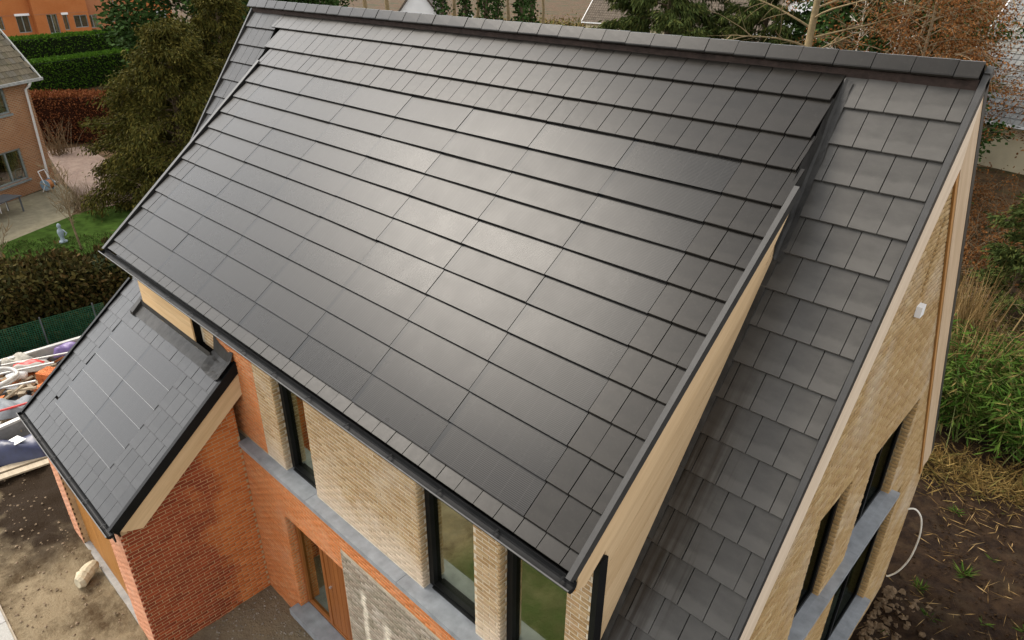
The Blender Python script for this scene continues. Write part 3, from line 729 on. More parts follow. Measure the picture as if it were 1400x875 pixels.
# ------------------------------------------------------------------ turn the recorded courses into brick objects
_bm = {}
def brick_mesh(ln, h, dp, mat):
    k = (round(ln, 2), mat.name, dp)
    if k not in _bm:
        b = MB(); c = .003; x, y, z = round(ln, 2)/2, dp/2, h/2
        b.v = [(-x, -y, -z), (x, -y, -z), (x, -y, z), (-x, -y, z), (-x, y-c, -z), (x, y-c, -z), (x, y-c, z), (-x, y-c, z), (-x+c, y, -z+c), (x-c, y, -z+c), (x-c, y, z-c), (-x+c, y, z-c)]
        b.f = [(8, 11, 10, 9), (4, 8, 9, 5), (5, 9, 10, 6), (6, 10, 11, 7), (7, 11, 8, 4), (0, 4, 5, 1), (1, 5, 6, 2), (2, 6, 7, 3), (3, 7, 4, 0)]; b.mi = [0]*9
        _bm[k] = b.mesh('brick', mat)
    return _bm[k]
def brick_frame(c, U, Nn):
    Z = U.cross(Nn)*-1 if U.cross(Nn).z < 0 else U.cross(Nn)
    X = Nn.cross(Z)
    return Matrix(((X.x, Nn.x, Z.x, c.x), (X.y, Nn.y, Z.y, c.y), (X.z, Nn.z, Z.z, c.z), (0, 0, 0, 1)))
for own in (house, garage):
    L = [t for t in BRICKS if t[0] is own]
    def score(t):
        face = max(0, t[6].dot((CAM-t[2]).normalized())); return px_size(t[2])*t[3]*(face**.5)
    L.sort(key=score, reverse=True)
    # courses seen almost edge-on stay joined
    near = L[:300]
    for t in near: place('brick', brick_mesh(t[3], t[4], t[8], t[7]), brick_frame(t[2], t[5], t[6]), t[1])
    mats = []; V = []; F = []; MI = []
    for t in L[300:]:
        me = brick_mesh(t[3], t[4], t[8], t[7]); m4 = np.array(brick_frame(t[2], t[5], t[6]))
        v = np.empty(len(me.vertices)*3); me.vertices.foreach_get('co', v); v = v.reshape(-1, 3) @ m4[:3, :3].T + m4[:3, 3]
        if t[7] not in mats: mats.append(t[7])
        i0 = len(V)*12; V.append(v); mi = mats.index(t[7])
        for f in ((8, 11, 10, 9), (4, 8, 9, 5), (5, 9, 10, 6), (6, 10, 11, 7), (7, 11, 8, 4), (0, 4, 5, 1), (1, 5, 6, 2), (2, 6, 7, 3), (3, 7, 4, 0)): F.append([i0+q_ for q_ in f]); MI.append(mi)
    o = npmesh('brick', np.vstack(V), np.array(F), mats, own, kind='stuff'); o.data.polygons.foreach_set('material_index', MI)
    print('bricks', own.name, len(L))
print('dormer tiles', nd, 'objects', len(bpy.data.objects))
# ------------------------------------------------------------------ ground
def smooth(a, b, x):
    t = max(0., min(1., (x-a)/(b-a))); return t*t*(3-2*t)
def ground_z(x, y):
    z = -.85*max(smooth(-.9, -.1, x), smooth(4.2, 4.8, y)*smooth(-16, -13, x))*smooth(-8, -5.5, y)*(1-smooth(13, 22, y))*(1-smooth(6, 14, x))
    near = smooth(-24, -19, x)*(1-smooth(6, 10, x))*smooth(-13, -10, y)*(1-smooth(13, 16, y))
    if near > 0:
        p = Vector((x, y, 0))
        b = noise.fractal(p*.8, .9, 2., 4)*.10+noise.fractal(p*3.3+Vector((5, 3, 1)), .8, 2., 5)*.055
        if x > -.5: b += abs(noise.fractal(p*2.3, .9, 2., 5))*.10-.03
        flat = 1-.75*smooth(-9.5, -8.2, x)*(1-smooth(-6.9, -6, x))*smooth(-5.5, -4.8, y)*(1-smooth(-4.0, -3.5, y))
        z += b*near*flat
    return z
gx = np.concatenate([[-700, -400, -220, -130, -80, -55, -40, -32, -27, -24], np.arange(-22, 6.01, .13), [7, 9, 13, 20, 35, 60, 120, 250, 500]])
gy_ = np.concatenate([[-400, -200, -100, -50, -30, -20, -15], np.arange(-12, 14.01, .13), [15.5, 18, 22, 30, 45, 70, 110, 180, 300, 600]])
V = np.array([(x, y, ground_z(x, y)) for y in gy_ for x in gx]); nx_, ny_ = len(gx), len(gy_)
idx = np.arange(nx_*ny_).reshape(ny_, nx_); F = np.stack([idx[:-1, :-1], idx[:-1, 1:], idx[1:, 1:], idx[1:, :-1]], -1).reshape(-1, 4)
def ground_mat():
    n = N('bare_earth'); p = n.pos(); s = n.n('SeparateXYZ'); n.l(p, s.inputs[0]); X, Y = s.outputs[0], s.outputs[1]
    a = n.ramp(n.noise(p, .9, 6, .7), .46, .60); b = n.ramp(n.noise(p, 4.5, 6, .7), .35, .65)
    col = n.mix(a, (.215, .165, .100), (.060, .038, .018))
    col = n.mix(n.math('MULTIPLY', b, .5), col, (.25, .20, .125))
    wet = n.ramp(n.math('ADD', Y, n.ramp(n.noise(p, 1.1, 4), .2, .8, -.8, .8)), -7.4, -6.8, 0, 1)
    wet = n.math('MULTIPLY', wet, n.ramp(n.math('ADD', X, n.ramp(n.noise(p, .8, 3), .2, .8, -.9, .9)), -11.2, -12.4, 0, 1))
    col = n.mix(wet, col, (.022, .013, .006))
    yard = n.math('MULTIPLY', n.math('MULTIPLY', n.ramp(X, -8.2, -7.9, 0, 1), n.ramp(X, -6.2, -6.6, 0, 1)), n.ramp(n.noise(p, 3, 6, .7), .4, .6, .3, .9))
    col = n.mix(yard, col, (.19, .155, .105))
    dark = n.ramp(X, -.4, 0., 0, 1)                     # dug soil to the right of the house
    dark = n.math('MAXIMUM', dark, n.math('MULTIPLY', n.ramp(Y, 4.4, 4.8, 0, 1), n.ramp(X, -14, -13, 0, 1)))
    soil = n.mix(n.ramp(n.noise(p, 3, 6, .7), .4, .66), (.012, .006, .003), (.034, .019, .009))
    dark = n.math('MAXIMUM', dark, n.math('MULTIPLY', n.ramp(Y, 4.4, 4.8, 0, 1), n.ramp(X, -14, -13, 0, 1)))
    soil = n.mix(n.ramp(n.noise(p, 1.3, 5), .55, .72, 0, .6), soil, (.050, .034, .017))
    col = n.mix(dark, col, soil)
    litter = n.mix(n.ramp(n.noise(p, 1.2, 6, .7), .4, .6), (.048, .027, .012), (.095, .056, .025))
    litter = n.mix(n.ramp(n.noise(p, .25, 4), .5, .64, 0, .8), litter, (.030, .040, .012))
    far = n.ramp(n.math('ADD', Y, n.ramp(n.noise(p, .5, 3), .2, .8, -1, 1)), 12, 14, 0, 1)
    far = n.math('MAXIMUM', far, n.ramp(X, -23, -25, 0, 1))
    col = n.mix(far, col, litter)
    g = n.ramp(n.noise(p, 2.2, 5, .65), .30, .60, .55, .95)
    grass = n.math('MULTIPLY', n.math('MULTIPLY', n.ramp(X, -6.3, -5.7, 0, 1), n.ramp(X, -.6, -1.0, 0, 1)), n.ramp(Y, -4.3, -4.6, 0, 1))
    col = n.mix(n.math('MULTIPLY', grass, g), col, (.055, .075, .022))
    n.bump(n.noise(p, 14, 8, .7), .9, .05)
    return n.fin(col, .95, .15)
ground = npmesh('ground', V, F, ground_mat(), kind='structure')
def sheet(name, pts, z, mat):
    b = MB(); b.poly([(x, y, z) for x, y in pts]); o = b.build(name, mat, kind='structure'); return o
M['lawn'] = simple('lawn_green', (.034, .062, .011), .95, .02, 0, .45, 2.2, .5, 30)
M['gravel'] = simple('pale_gravel', (.20, .175, .115), .95, .2, 0, .2, 3, .6, 40)
sheet('lawn', [(-25.2, -6), (-25.2, 3.2), (-29.5, 5), (-33.6, 3.2), (-32.75, .5), (-30.9, -2.7), (-29.5, -6)], .03, M['lawn'])
sheet('patio', [(-30.91, -2.72), (-32.76, .48), (-35.2, 1.45), (-38.4, 1.7), (-36.3, -1.9), (-33, -7), (-29.5, -6)], .022, M['gravel'])
def paver_mat():
    n = N('pink_pavers'); p = n.pos(); bt = n.n('TexBrick'); bt.inputs['Scale'].default_value = 3.2
    bt.inputs['Color1'].default_value = (.17, .11, .085, 1); bt.inputs['Color2'].default_value = (.12, .075, .06, 1); bt.inputs['Mortar'].default_value = (.14, .12, .09, 1)
    n.l(p, bt.inputs['Vector']); col = n.mix(n.ramp(n.noise(p, 1.6, 5), .45, .65, 0, .6), bt.outputs[0], (.20, .15, .115))
    return n.fin(col, .9, .2)
sheet('garden_path', [(-34.9, 1.52), (-38.3, 1.9), (-46, 3.2), (-46, 5.2), (-36, 4.8), (-33.0, 3.1), (-32.9, 1.6)], .036, paver_mat())
# paving slabs, bottom left
pv = MB(); pv.box(-12.6, -9.4, -11, -7.42, -.12, .06); pv = pv.build('pavement', M['mortar_w'], kind='structure')
M['slab'] = pieces('grey_paving_slab', [(.30, .29, .27), (.36, .35, .33), (.33, .32, .29)], .85, .2, bump=.2)
for i in range(6):
    for j in range(4):
        b = MB(); x0 = -12.55+i*.52; y0 = -7.44-(j+1)*.52; b.box(x0, x0+.508, y0, y0+.508, .03, .085+random.uniform(-.004, .004)); b.build('paving_slab', M['slab'], pv)

# ------------------------------------------------------------------ foliage machinery
def leaf_mat(name, cols, rough=.65, trans=.0):
    return pieces(name, cols, .8, .04, bump=0)
def leaf_cloud(name, P, D, L, W, mat, parent=None, fold=.0, **pr):
    """diamond leaves: P centres of the leaf foot, D directions, L lengths, W widths"""
    n = len(P); D = D/np.linalg.norm(D, axis=1, keepdims=True)
    rv = rng.normal(size=(n, 3)); S = np.cross(D, rv); S /= np.linalg.norm(S, axis=1, keepdims=True)
    L = np.asarray(L).reshape(-1, 1)*np.ones((n, 1)); W = np.asarray(W).reshape(-1, 1)*np.ones((n, 1))
    V = np.stack([P, P+D*L*.45+S*W/2, P+D*L, P+D*L*.45-S*W/2], 1).reshape(-1, 3)
    F = np.arange(n*4).reshape(n, 4)
    return npmesh(name, V, F, mat, parent, **pr)
def limb_pts(p0, d, L, droop, n=6, wig=.08):
    pts = [np.array(p0, float)]; d = np.array(d, float); d /= np.linalg.norm(d)
    for i in range(n):
        d = d+np.array([rng.normal(0, wig), rng.normal(0, wig), -droop/n+rng.normal(0, wig*.5)]); d /= np.linalg.norm(d)
        pts.append(pts[-1]+d*L/n)
    return np.array(pts)
def along(pts, n, lo=.15):
    t = (lo+(1-lo)*rng.random(n)**.8)*(len(pts)-1); i = np.minimum(t.astype(int), len(pts)-2); f = (t-i)[:, None]
    return pts[i]*(1-f)+pts[i+1]*f, pts[i+1]-pts[i]
M['bark'] = simple('brown_bark', (.105, .075, .048), .95, .1, 0, .35, 6, .8, 25)
M['bark_pale'] = simple('pale_mossy_bark', (.20, .15, .08), .95, .1, 0, .3, 4, .8, 25)
M['twig'] = simple('bare_twigs', (.20, .145, .085), .9, .1, 0, .3, 8)
def tree(name, label, base, h, spread, limbs, leaves, mat, cat='tree', group=None, z0=.1, droop=.5, up=.15, leafL=.3, leafW=.09, scat=.25, trunk_r=.25, shape='cone', leafdroop=.6, bark=None, lean=(0, 0), twigs=0, top=1.0):
    base = np.array(base, float); t = thing(name, label, cat, tuple(base), group); bk = bark or M['bark']
    tp = [base+np.array([lean[0]*k/6+rng.normal(0, .02*h*.3)*(k > 0), lean[1]*k/6+rng.normal(0, .02*h*.3)*(k > 0), h*k/6-.1*(k == 0)]) for k in range(7)]
    b = MB(); b.tube(tp, [trunk_r*(1-.85*k/6) for k in range(7)], 9); b.build('trunk', bk, t, smooth=True)
    tp = np.array(tp); LB = MB(); Ps, Ds = [], []
    for i in range(limbs):
        f = z0+(top-z0)*((i+.5)/limbs); k = f*6; a = int(min(5, k)); p0 = tp[a]*(1-(k-a))+tp[a+1]*(k-a)
        az = i*2.39996+rng.normal(0, .3)
        r = {'cone': 1-f*.88, 'oval': math.sin(pi*min(1, .12+f*.86))**.6, 'col': .9-.5*f**3}[shape]*spread*rng.uniform(.65, 1.15)
        pts = limb_pts(p0, (cos(az), sin(az), up+.5*f), r, droop, 6)
        LB.tube(pts, [max(.008, trunk_r*.28*(1-f*.6)*(1-.13*q)) for q in range(7)], 5)
        subs = [pts]
        for s_ in range(5 if r > 1.2 else 3):
            q, dd = along(pts, 1, .3); sd_ = dd[0]/np.linalg.norm(dd[0])+rng.normal(0, .55, 3); sub = limb_pts(q[0], sd_, r*rng.uniform(.25, .5), droop*.8, 4, .12)
            LB.tube(sub, [.02*(1-.18*q_) for q_ in range(5)], 4); subs.append(sub)
        for w_ in range(twigs):
            q, dd = along(pts, 1, .25); sub = limb_pts(q[0], dd[0]/np.linalg.norm(dd[0])+rng.normal(0, .7, 3), r*rng.uniform(.12, .4), droop*.6, 3, .2); LB.tube(sub, [.008, .006, .004, .003], 3)
        if leaves:
            nl = max(8, int(leaves/limbs*(r/spread+.25)))
            for j, sub in enumerate(subs):
                m = int(nl*(.35 if j == 0 else .65/(len(subs)-1)))
                if m < 1: continue
                q, dd = along(sub, m, .25); q = q+rng.normal(0, scat, (m, 3))*np.array([1, 1, .55])
                Ps.append(q); Ds.append(dd/np.linalg.norm(dd, axis=1, keepdims=True)+rng.normal(0, .55, (m, 3))+np.array([0, 0, -leafdroop]))
    LB.build('limbs', bk, t, smooth=False, kind='stuff')
    if leaves:
        P = np.vstack(Ps); D = np.vstack(Ds); n = len(P)
        leaf_cloud('crown', P, D, leafL*rng.uniform(.6, 1.3, n), leafW*rng.uniform(.7, 1.3, n), mat, t)
    return t
def hedge(name, label, a, c, depth, h, mat, core, n, leaf=.10, group=None, rough=.06, z0=0., wav=.0):
    a, c = np.array(a, float), np.array(c, float); d = c-a; Lh = np.hypot(*d[:2]); u = np.array([d[0], d[1], 0])/Lh; v = np.array([-u[1], u[0], 0])
    t = thing(name, label, 'hedge', tuple((a+c)/2), group)
    b = MB(); e = .12
    b.obox((a+c)/2+v*depth/2+np.array([0, 0, h/2]), u*(Lh/2-e), v*(abs(depth)/2-e), (0, 0, h/2-e)); b.build('branches', core, t)
    s = rng.random(n)*Lh; wv = lambda s_: 1+wav*np.sin(s_*1.7+1)*.5+wav*np.sin(s_*4.1)*.3
    side = rng.random(n); P = np.zeros((n, 3)); D = np.zeros((n, 3))
    depth_ = abs(depth); ft = depth_/(depth_+2*h*.75); m = side < ft; k = m.sum()
    hh = h*wv(s)
    P[m] = np.outer(s[m], u)+np.outer(rng.random(k)*depth, v)+np.c_[np.zeros(k), np.zeros(k), hh[m]-.02]; D[m] = np.array([0, 0, 1])+rng.normal(0, .7, (k, 3))
    q = ~m; k = q.sum(); sg = np.where(rng.random(k) < .8, 0, 1); D[q] = np.outer(np.where(sg == 0, -1, 1)*np.sign(depth), v)+rng.normal(0, .7, (k, 3))
    P[q] = np.outer(s[q], u)+np.outer(sg*depth, v)+np.c_[np.zeros(k), np.zeros(k), rng.random(k)*hh[q]]
    P += a+rng.normal(0, rough, (n, 3)); P[:, 2] = np.maximum(P[:, 2], z0+.01)
    leaf_cloud('foliage', P, D, leaf*rng.uniform(.7, 1.4, n), leaf*.55*rng.uniform(.7, 1.3, n), mat, t)
    return t
G = lambda *c: [tuple(x) for x in c]
M['l_yew'] = leaf_mat('yew_needles', G((.066, .058, .012), (.040, .044, .010), (.110, .088, .018), (.026, .030, .008)))
M['l_hedge'] = leaf_mat('hedge_leaves', G((.060, .130, .010), (.035, .085, .008), (.090, .165, .014)))
M['l_hedged'] = leaf_mat('dark_hedge_leaves', G((.018, .040, .014), (.012, .028, .010), (.030, .055, .018)))
M['l_red'] = leaf_mat('copper_leaves', G((.19, .060, .022), (.11, .032, .014), (.26, .095, .035), (.15, .060, .020)))
M['l_con'] = leaf_mat('brownish_conifer_sprays', G((.040, .042, .012), (.075, .058, .016), (.025, .028, .010), (.10, .060, .022)))
M['l_spr'] = leaf_mat('spruce_needles', G((.050, .065, .016), (.030, .045, .013), (.085, .090, .022)))
M['l_rust'] = leaf_mat('withered_leaves', G((.17, .065, .018), (.10, .038, .012), (.23, .10, .032), (.13, .06, .022)))
M['l_ivy'] = leaf_mat('ivy_leaves', G((.025, .050, .012), (.040, .075, .018), (.015, .030, .008)))
M['l_bam'] = leaf_mat('bamboo_leaves', G((.030, .068, .008), (.017, .040, .005), (.052, .100, .013), (.075, .105, .020), (.023, .052, .007), (.14, .10, .035)), .5)
M['l_dry'] = leaf_mat('dry_reed', G((.24, .155, .060), (.15, .09, .035), (.32, .22, .10)))
M['core_g'] = simple('hedge_core', (.012, .018, .007), .95, .05); M['core_r'] = simple('hedge_core_brown', (.035, .014, .008), .95, .05)

# ------------------------------------------------------------------ left: gardens
hedge('hedge', 'far clipped green hedge running below the orange brick houses', (-83.5, 8.8, 0), (-88.5, 32, 0), -2.2, 2.9, M['l_hedge'], M['core_g'], 26000, .20, None, .05)
hedge('hedge', 'nearer clipped dark green hedge behind the copper hedge', (-67.5, 7.0, 0), (-71.8, 17.6, 0), -1.8, 2.5, M['l_hedge'], M['core_g'], 20000, .15, None, .04)
hedge('hedge', 'copper red hedge beside the brown brick neighbour house', (-50.0, 4.2, 0), (-46.0, 9.2, 0), -1.7, 2.75, M['l_red'], M['core_r'], 18000, .13, None, .07)
hedge('hedge', 'shaggy dark conifer hedge between the lawn and the building site', (-20.9, -7.4, 0), (-21.6, 3.6, 0), 1.7, 1.75, M['l_con'], M['core_g'], 30000, .16, None, .13, wav=.25)
tree('yew_tree', 'largest dark olive conifer with drooping sprays beside the lawn', (-31.2, 5.3, 0), 7.6, 4.3, 70, 105000, M['l_yew'], z0=.04, droop=.45, leafL=.21, leafW=.055, scat=.22, trunk_r=.28, group=None, shape='cone')
tree('yew_tree', 'dark conifer with bare leader directly left of the roof verge', (-33.2, 8.8, 0), 9.0, 3.8, 60, 80000, M['l_yew'], z0=.05, droop=.45, leafL=.21, leafW=.055, scat=.22, trunk_r=.26)
tree('yew_tree', 'shorter olive conifer in front of the copper hedge', (-34.6, 5.0, 0), 5.4, 2.6, 40, 42000, M['l_yew'], z0=.04, droop=.5, leafL=.20, leafW=.052, scat=.22, trunk_r=.2)
for (x, y, h, s, lab) in ((-50, 15, 10.5, 4.6, 'dark green tree behind the conifers left of the ridge'), (-58, 26, 12, 5.5, 'tall dark tree beyond the end of the orange houses'), (-72, 34, 14, 6.5, 'farthest dark tree near the top edge left of the ridge')):
    tree('tree', lab, (x, y, 0), h, s, 34, 16000, M['l_ivy'], shape='oval', droop=.2, leafL=.42, leafW=.2, scat=.5, trunk_r=.3, z0=.2, leafdroop=.2)
# young bare trees on the lawn edge
def sapling(base, h, label, spread=1.0, limbs=22, lean=(0, 0)):
    return tree('young_tree', label, base, h, spread, limbs, 0, None, z0=.28, droop=-.5, up=.9, trunk_r=.045, shape='oval', bark=M['twig'], lean=lean, twigs=5)
sapling((-28.0, -.63, 0), 3.4, 'young bare tree standing alone on the lawn by the statue', lean=(-.3, -.1))
sapling((-27.3, -3.3, 0), 2.6, 'young bare tree at the far left edge above the conifer hedge')
t = thing('bare_shrub', 'twiggy tan leafless shrub at the corner of the patio', 'shrub', (-33.8, 1.3, 0)); b = MB()
for i in range(150):
    az = rng.random()*2*pi; pts = limb_pts((-33.8+rng.normal(0, .35), 1.3+rng.normal(0, .45), 0), (cos(az)*.6, sin(az)*.6, 1), rng.uniform(.7, 1.5), .1, 4, .16); b.tube(pts, [.012, .010, .008, .006, .004], 3)
b.build('twigs', M['twig'], t, kind='stuff')
t = thing('bare_shrub', 'small leafless shrub against the foot of the copper hedge', 'shrub', (-44.8, 3.6, 0)); b = MB()
for i in range(60):
    az = rng.random()*2*pi; pts = limb_pts((-44.8+rng.normal(0, .2), 3.6+rng.normal(0, .3), 0), (cos(az)*.5, sin(az)*.5, 1.2), rng.uniform(1, 2.4), .0, 4, .12); b.tube(pts, [.02, .016, .012, .01, .006], 3)
b.build('twigs', M['twig'], t, kind='stuff')
# lawn blades
n = 16000; gxy = np.c_[rng.uniform(-33, -25.4, n), rng.uniform(-5.8, 4, n)]; keep = (gxy[:, 0]+31.2+.55*(gxy[:, 1]+2.2)*-1 > .3); gxy = gxy[keep]; n = len(gxy)
leaf_cloud('grass', np.c_[gxy, np.full(n, .03)], np.array([0, 0, 1])+rng.normal(0, .5, (n, 3)), rng.uniform(.06, .14, n), .03, leaf_mat('grass_blades', G((.040, .075, .013), (.062, .095, .022), (.030, .055, .011), (.09, .085, .03))), kind='stuff')
# garden statue
b = MB(); z = .03
prof = [(.0, .16), (.05, .17), (.07, .09), (.18, .07), (.30, .10), (.42, .12), (.52, .10), (.58, .045), (.62, .065), (.70, .075), (.76, .05), (.79, .01)]
b.tube([(-29.5, -.84, z+h) for h, r in prof], [r for h, r in prof], 10); b.tube([(-29.5, -.84+.09, z+.5), (-29.42, -.66, z+.36), (-29.36, -.74, z+.28)], [.03, .028, .02], 6)
tag(b.build('garden_statue', simple('pale_blue_stone', (.26, .31, .34), .7, .3, 0, .2, 20), smooth=True), 'little pale blue garden statue standing on the lawn', 'statue')

# ------------------------------------------------------------------ neighbour house, left edge
NA, ND_, NN = Vector((-38.7, 1.62, 0)), Vector((.567, -.823, 0)), Vector((.823, .567, 0))
def nb(u, z, d=0.): return NA+ND_*u+NN*d+Vector((0, 0, z))
nbh = thing('neighbour_house', 'brown brick neighbour house with mossy roof and white downpipe', 'house', tuple(nb(4, 0, -3)))
def slab_uz(mb, u0, u1, z0, z1, d0, d1, mi=0):
    mb.hexa([nb(u0, z0, d1), nb(u1, z0, d1), nb(u1, z0, d0), nb(u0, z0, d0), nb(u0, z1, d1), nb(u1, z1, d1), nb(u1, z1, d0), nb(u0, z1, d0)], mi)
def far_brick(name, c1, c2, mort, sc_, U):
    n = N(name); p = n.pos(); q = n.n('VectorMath', operation='DOT_PRODUCT'); n.l(p, q.inputs[0]); q.inputs[1].default_value = U; s = n.n('SeparateXYZ'); n.l(p, s.inputs[0])
    cb = n.n('CombineXYZ'); n.l(q.outputs['Value'], cb.inputs[0]); n.l(s.outputs[2], cb.inputs[1])
    bt = n.n('TexBrick'); bt.inputs['Scale'].default_value = sc_; bt.inputs['Color1'].default_value = (*c1, 1); bt.inputs['Color2'].default_value = (*c2, 1); bt.inputs['Mortar'].default_value = (*mort, 1); bt.inputs['Mortar Size'].default_value = .018; bt.inputs['Brick Width'].default_value = .22; bt.inputs['Row Height'].default_value = .075
    n.l(cb.outputs[0], bt.inputs['Vector']); col = n.mix(n.ramp(n.noise(p, .7, 4), .4, .65, 0, .4), bt.outputs[0], shade(c1, .75))
    n.bump(bt.outputs['Fac'], -.4, .01); return n.fin(col, .9, .2)
M['nbrick'] = far_brick('neighbour_brick', (.36, .145, .055), (.24, .085, .034), (.34, .24, .15), 1., (.567, -.823, 0))
b = MB(); wins = [(1.5, 3.3, .70, 2.15), (1.4, 3.3, 3.72, 4.92)]
slab_uz(b, 0, 1.4, 0, 5.15, -.3, 0); slab_uz(b, 1.4, 3.3, 0, .70, -.3, 0); slab_uz(b, 1.5, 3.3, 2.15, 3.72, -.3, 0); slab_uz(b, 1.4, 1.5, .70, 3.72, -.3, 0); slab_uz(b, 1.4, 3.3, 4.92, 5.15, -.3, 0); slab_uz(b, 3.3, 9, 0, 5.15, -.3, 0)
slab_uz(b, 0, .3, 0, 5.15, -7.5, -.3); slab_uz(b, 8.7, 9, 0, 5.15, -7.5, -.3)
b.build('wall', M['nbrick'], nbh)
M['wframe'] = simple('grey_window_frame', (.20, .22, .21), .5); M['curtain'] = simple('cream_curtain', (.55, .52, .42), .9, .1)
for (u0, u1, z0, z1) in wins:
    f = MB(); w_ = .08; slab_uz(f, u0, u0+w_, z0, z1, -.14, -.06); slab_uz(f, u1-w_, u1, z0, z1, -.14, -.06); slab_uz(f, u0+w_, u1-w_, z0, z0+w_, -.14, -.06); slab_uz(f, u0+w_, u1-w_, z1-w_, z1, -.14, -.06); slab_uz(f, u0+.85, u0+.92, z0+w_, z1-w_, -.14, -.06)
    wf = f.build('window', M['wframe'], nbh)
    g = MB(); slab_uz(g, u0+w_, u1-w_, z0+w_, z1-w_, -.115, -.105); g.build('pane', M['glass2'] if 'glass2' in M else M.setdefault('glass2', glass_mat('far_window_glass', (.8, .85, .85), .22)), wf)
    g = MB()
    for i in range(8): uu = u0+.10+i*.085; slab_uz(g, uu, uu+.075, z0+.05, z1-.05, -.30-(i % 2)*.04, -.26-(i % 2)*.04)
    g.build('curtain', M['curtain'], wf)
    g = MB(); slab_uz(g, u0-.05, u1+.05, z0-.10, z0-.005, -.14, .06); g.build('sill', M['wframe'], wf)
    g = MB(); slab_uz(g, u0-.3, u1+.3, z0-.2, z1+.2, -1.6, -1.5); g.build('interior', M['void'], nbh)
pit = R(56); es = Vector((0, 0, 5.05))
def nroof(u, s, n=0.): return NA+ND_*u+NN*(.38-s*cos(pit)+n*sin(pit))+Vector((0, 0, 5.0+s*sin(pit)+n*cos(pit)))
b = MB(); b.hexa([nroof(-.42, 0, -.12), nroof(9.3, 0, -.12), nroof(9.3, 7.5, -.12), nroof(-.42, 7.5, -.12), nroof(-.42, 0, 0), nroof(9.3, 0, 0), nroof(9.3, 7.5, 0), nroof(-.42, 7.5, 0)]); nr = b.build('roof', M['void'], nbh)
M['moss'] = pieces('mossy_roof_tile', G((.13, .105, .070), (.17, .14, .095), (.10, .085, .055), (.15, .13, .10)), .95, .15, bump=.4, stains=[(2.5, .55, .7, (.10, .10, .045), .6)])
tm = None; b = MB()
hh = [(0., .0), (.155, .0)]
for r_ in range(24):
    for c_ in range(16):
        u = -.42+c_*.24+(.12 if r_ % 2 else 0); s_ = r_*.29
        b.hexa([nroof(u, s_, .02), nroof(u+.23, s_, .02), nroof(u+.23, s_+.32, .0), nroof(u, s_+.32, .0), nroof(u, s_, .055), nroof(u+.23, s_, .055), nroof(u+.23, s_+.32, .03), nroof(u, s_+.32, .03)])
b.build('roof_tile', M['moss'], nr, kind='stuff')
b = MB(); b.hexa([nroof(-.50, -.05, -.14), nroof(-.43, -.05, -.14), nroof(-.43, 7.5, -.14), nroof(-.50, 7.5, -.14), nroof(-.50, -.05, .07), nroof(-.43, -.05, .07), nroof(-.43, 7.5, .07), nroof(-.50, 7.5, .07)]); b.build('verge_board', simple('pale_verge', (.45, .44, .40), .7), nbh)
b = MB(); slab_uz(b, -.5, 9.3, 4.93, 5.05, .36, .50); b.build('gutter', simple('grey_gutter', (.30, .30, .28), .6), nbh)
b = MB(); b.tube([nb(.22, 4.95, .42), nb(.24, 4.75, .30), nb(.28, 4.6, .09), nb(.5, .42, .09), nb(.42, .22, .09), nb(.05, .10, .12)], .055, 8); b.build('downpipe', M['white'], nbh, smooth=True)
# hose reel and table by the wall
t = thing('hose_reel', 'orange and blue garden hose reel on a white frame by the wall', 'hose reel', tuple(nb(1.25, 0, .55))); c = nb(1.25, .02, .55)
b = MB()
for k in (-.2, .2): b.tube([c+ND_*k-NN*.1, c+ND_*k+NN*.12+Vector((0, 0, .35)), c+ND_*k-NN*.05+Vector((0, 0, 1.0))], .02, 5)
b.tube([c+ND_*-.2-NN*.05+Vector((0, 0, 1.0)), c+ND_*.2-NN*.05+Vector((0, 0, 1.0))], .02, 5); b.build('frame', M['white'], t)
b = MB(); b.tube([c+ND_*-.15+NN*.1+Vector((0, 0, .33)), c+ND_*.15+NN*.1+Vector((0, 0, .33))], .22, 12); b.build('hose', simple('orange_hose', (.42, .15, .04), .6), t)
b = MB()
for k in (-.17, .165): b.tube([c+ND_*k+NN*.1+Vector((0, 0, .33)), c+ND_*(k+.02)+NN*.1+Vector((0, 0, .33))], .27, 14)
b.build('drum', simple('blue_plastic', (.20, .30, .38), .5), t)
t = thing('garden_table', 'dark grey garden table standing on the gravel patio', 'table', (-34.6, -1.7, 0)); b = MB(); ta = ND_*.95; tb = NN*.45; c = Vector((-34.7, -1.75, .73))
b.obox(c, ta, tb, (0, 0, .02)); b.build('tabletop', M['dgrey'], t)
for i in (-1, 1):
    for j in (-1, 1):
        b = MB(); b.obox(c+ta*.9*i+tb*.85*j-Vector((0, 0, .36)), (.03, 0, 0), (0, .03, 0), (0, 0, .34)); b.build('leg', M['dgrey'], t)
t = thing('garden_chair', 'white garden chair pushed behind the grey table', 'chair', (-35.6, -1.9, 0)); c = Vector((-35.5, -1.55, 0))
b = MB(); b.obox(c+Vector((0, 0, .43)), ND_*.22, NN*.22, (0, 0, .015)); b.build('seat', M['white'], t)
b = MB(); b.obox(c-NN*.22+Vector((0, 0, .66)), ND_*.22, NN*.015, (0, 0, .22)); b.build('backrest', M['white'], t)
for i in (-1, 1):
    for j in (-1, 1): b = MB(); b.obox(c+ND_*.19*i+NN*.19*j+Vector((0, 0, .21)), (.015, 0, 0), (0, .015, 0), (0, 0, .205)); b.build('leg', M['white'], t)

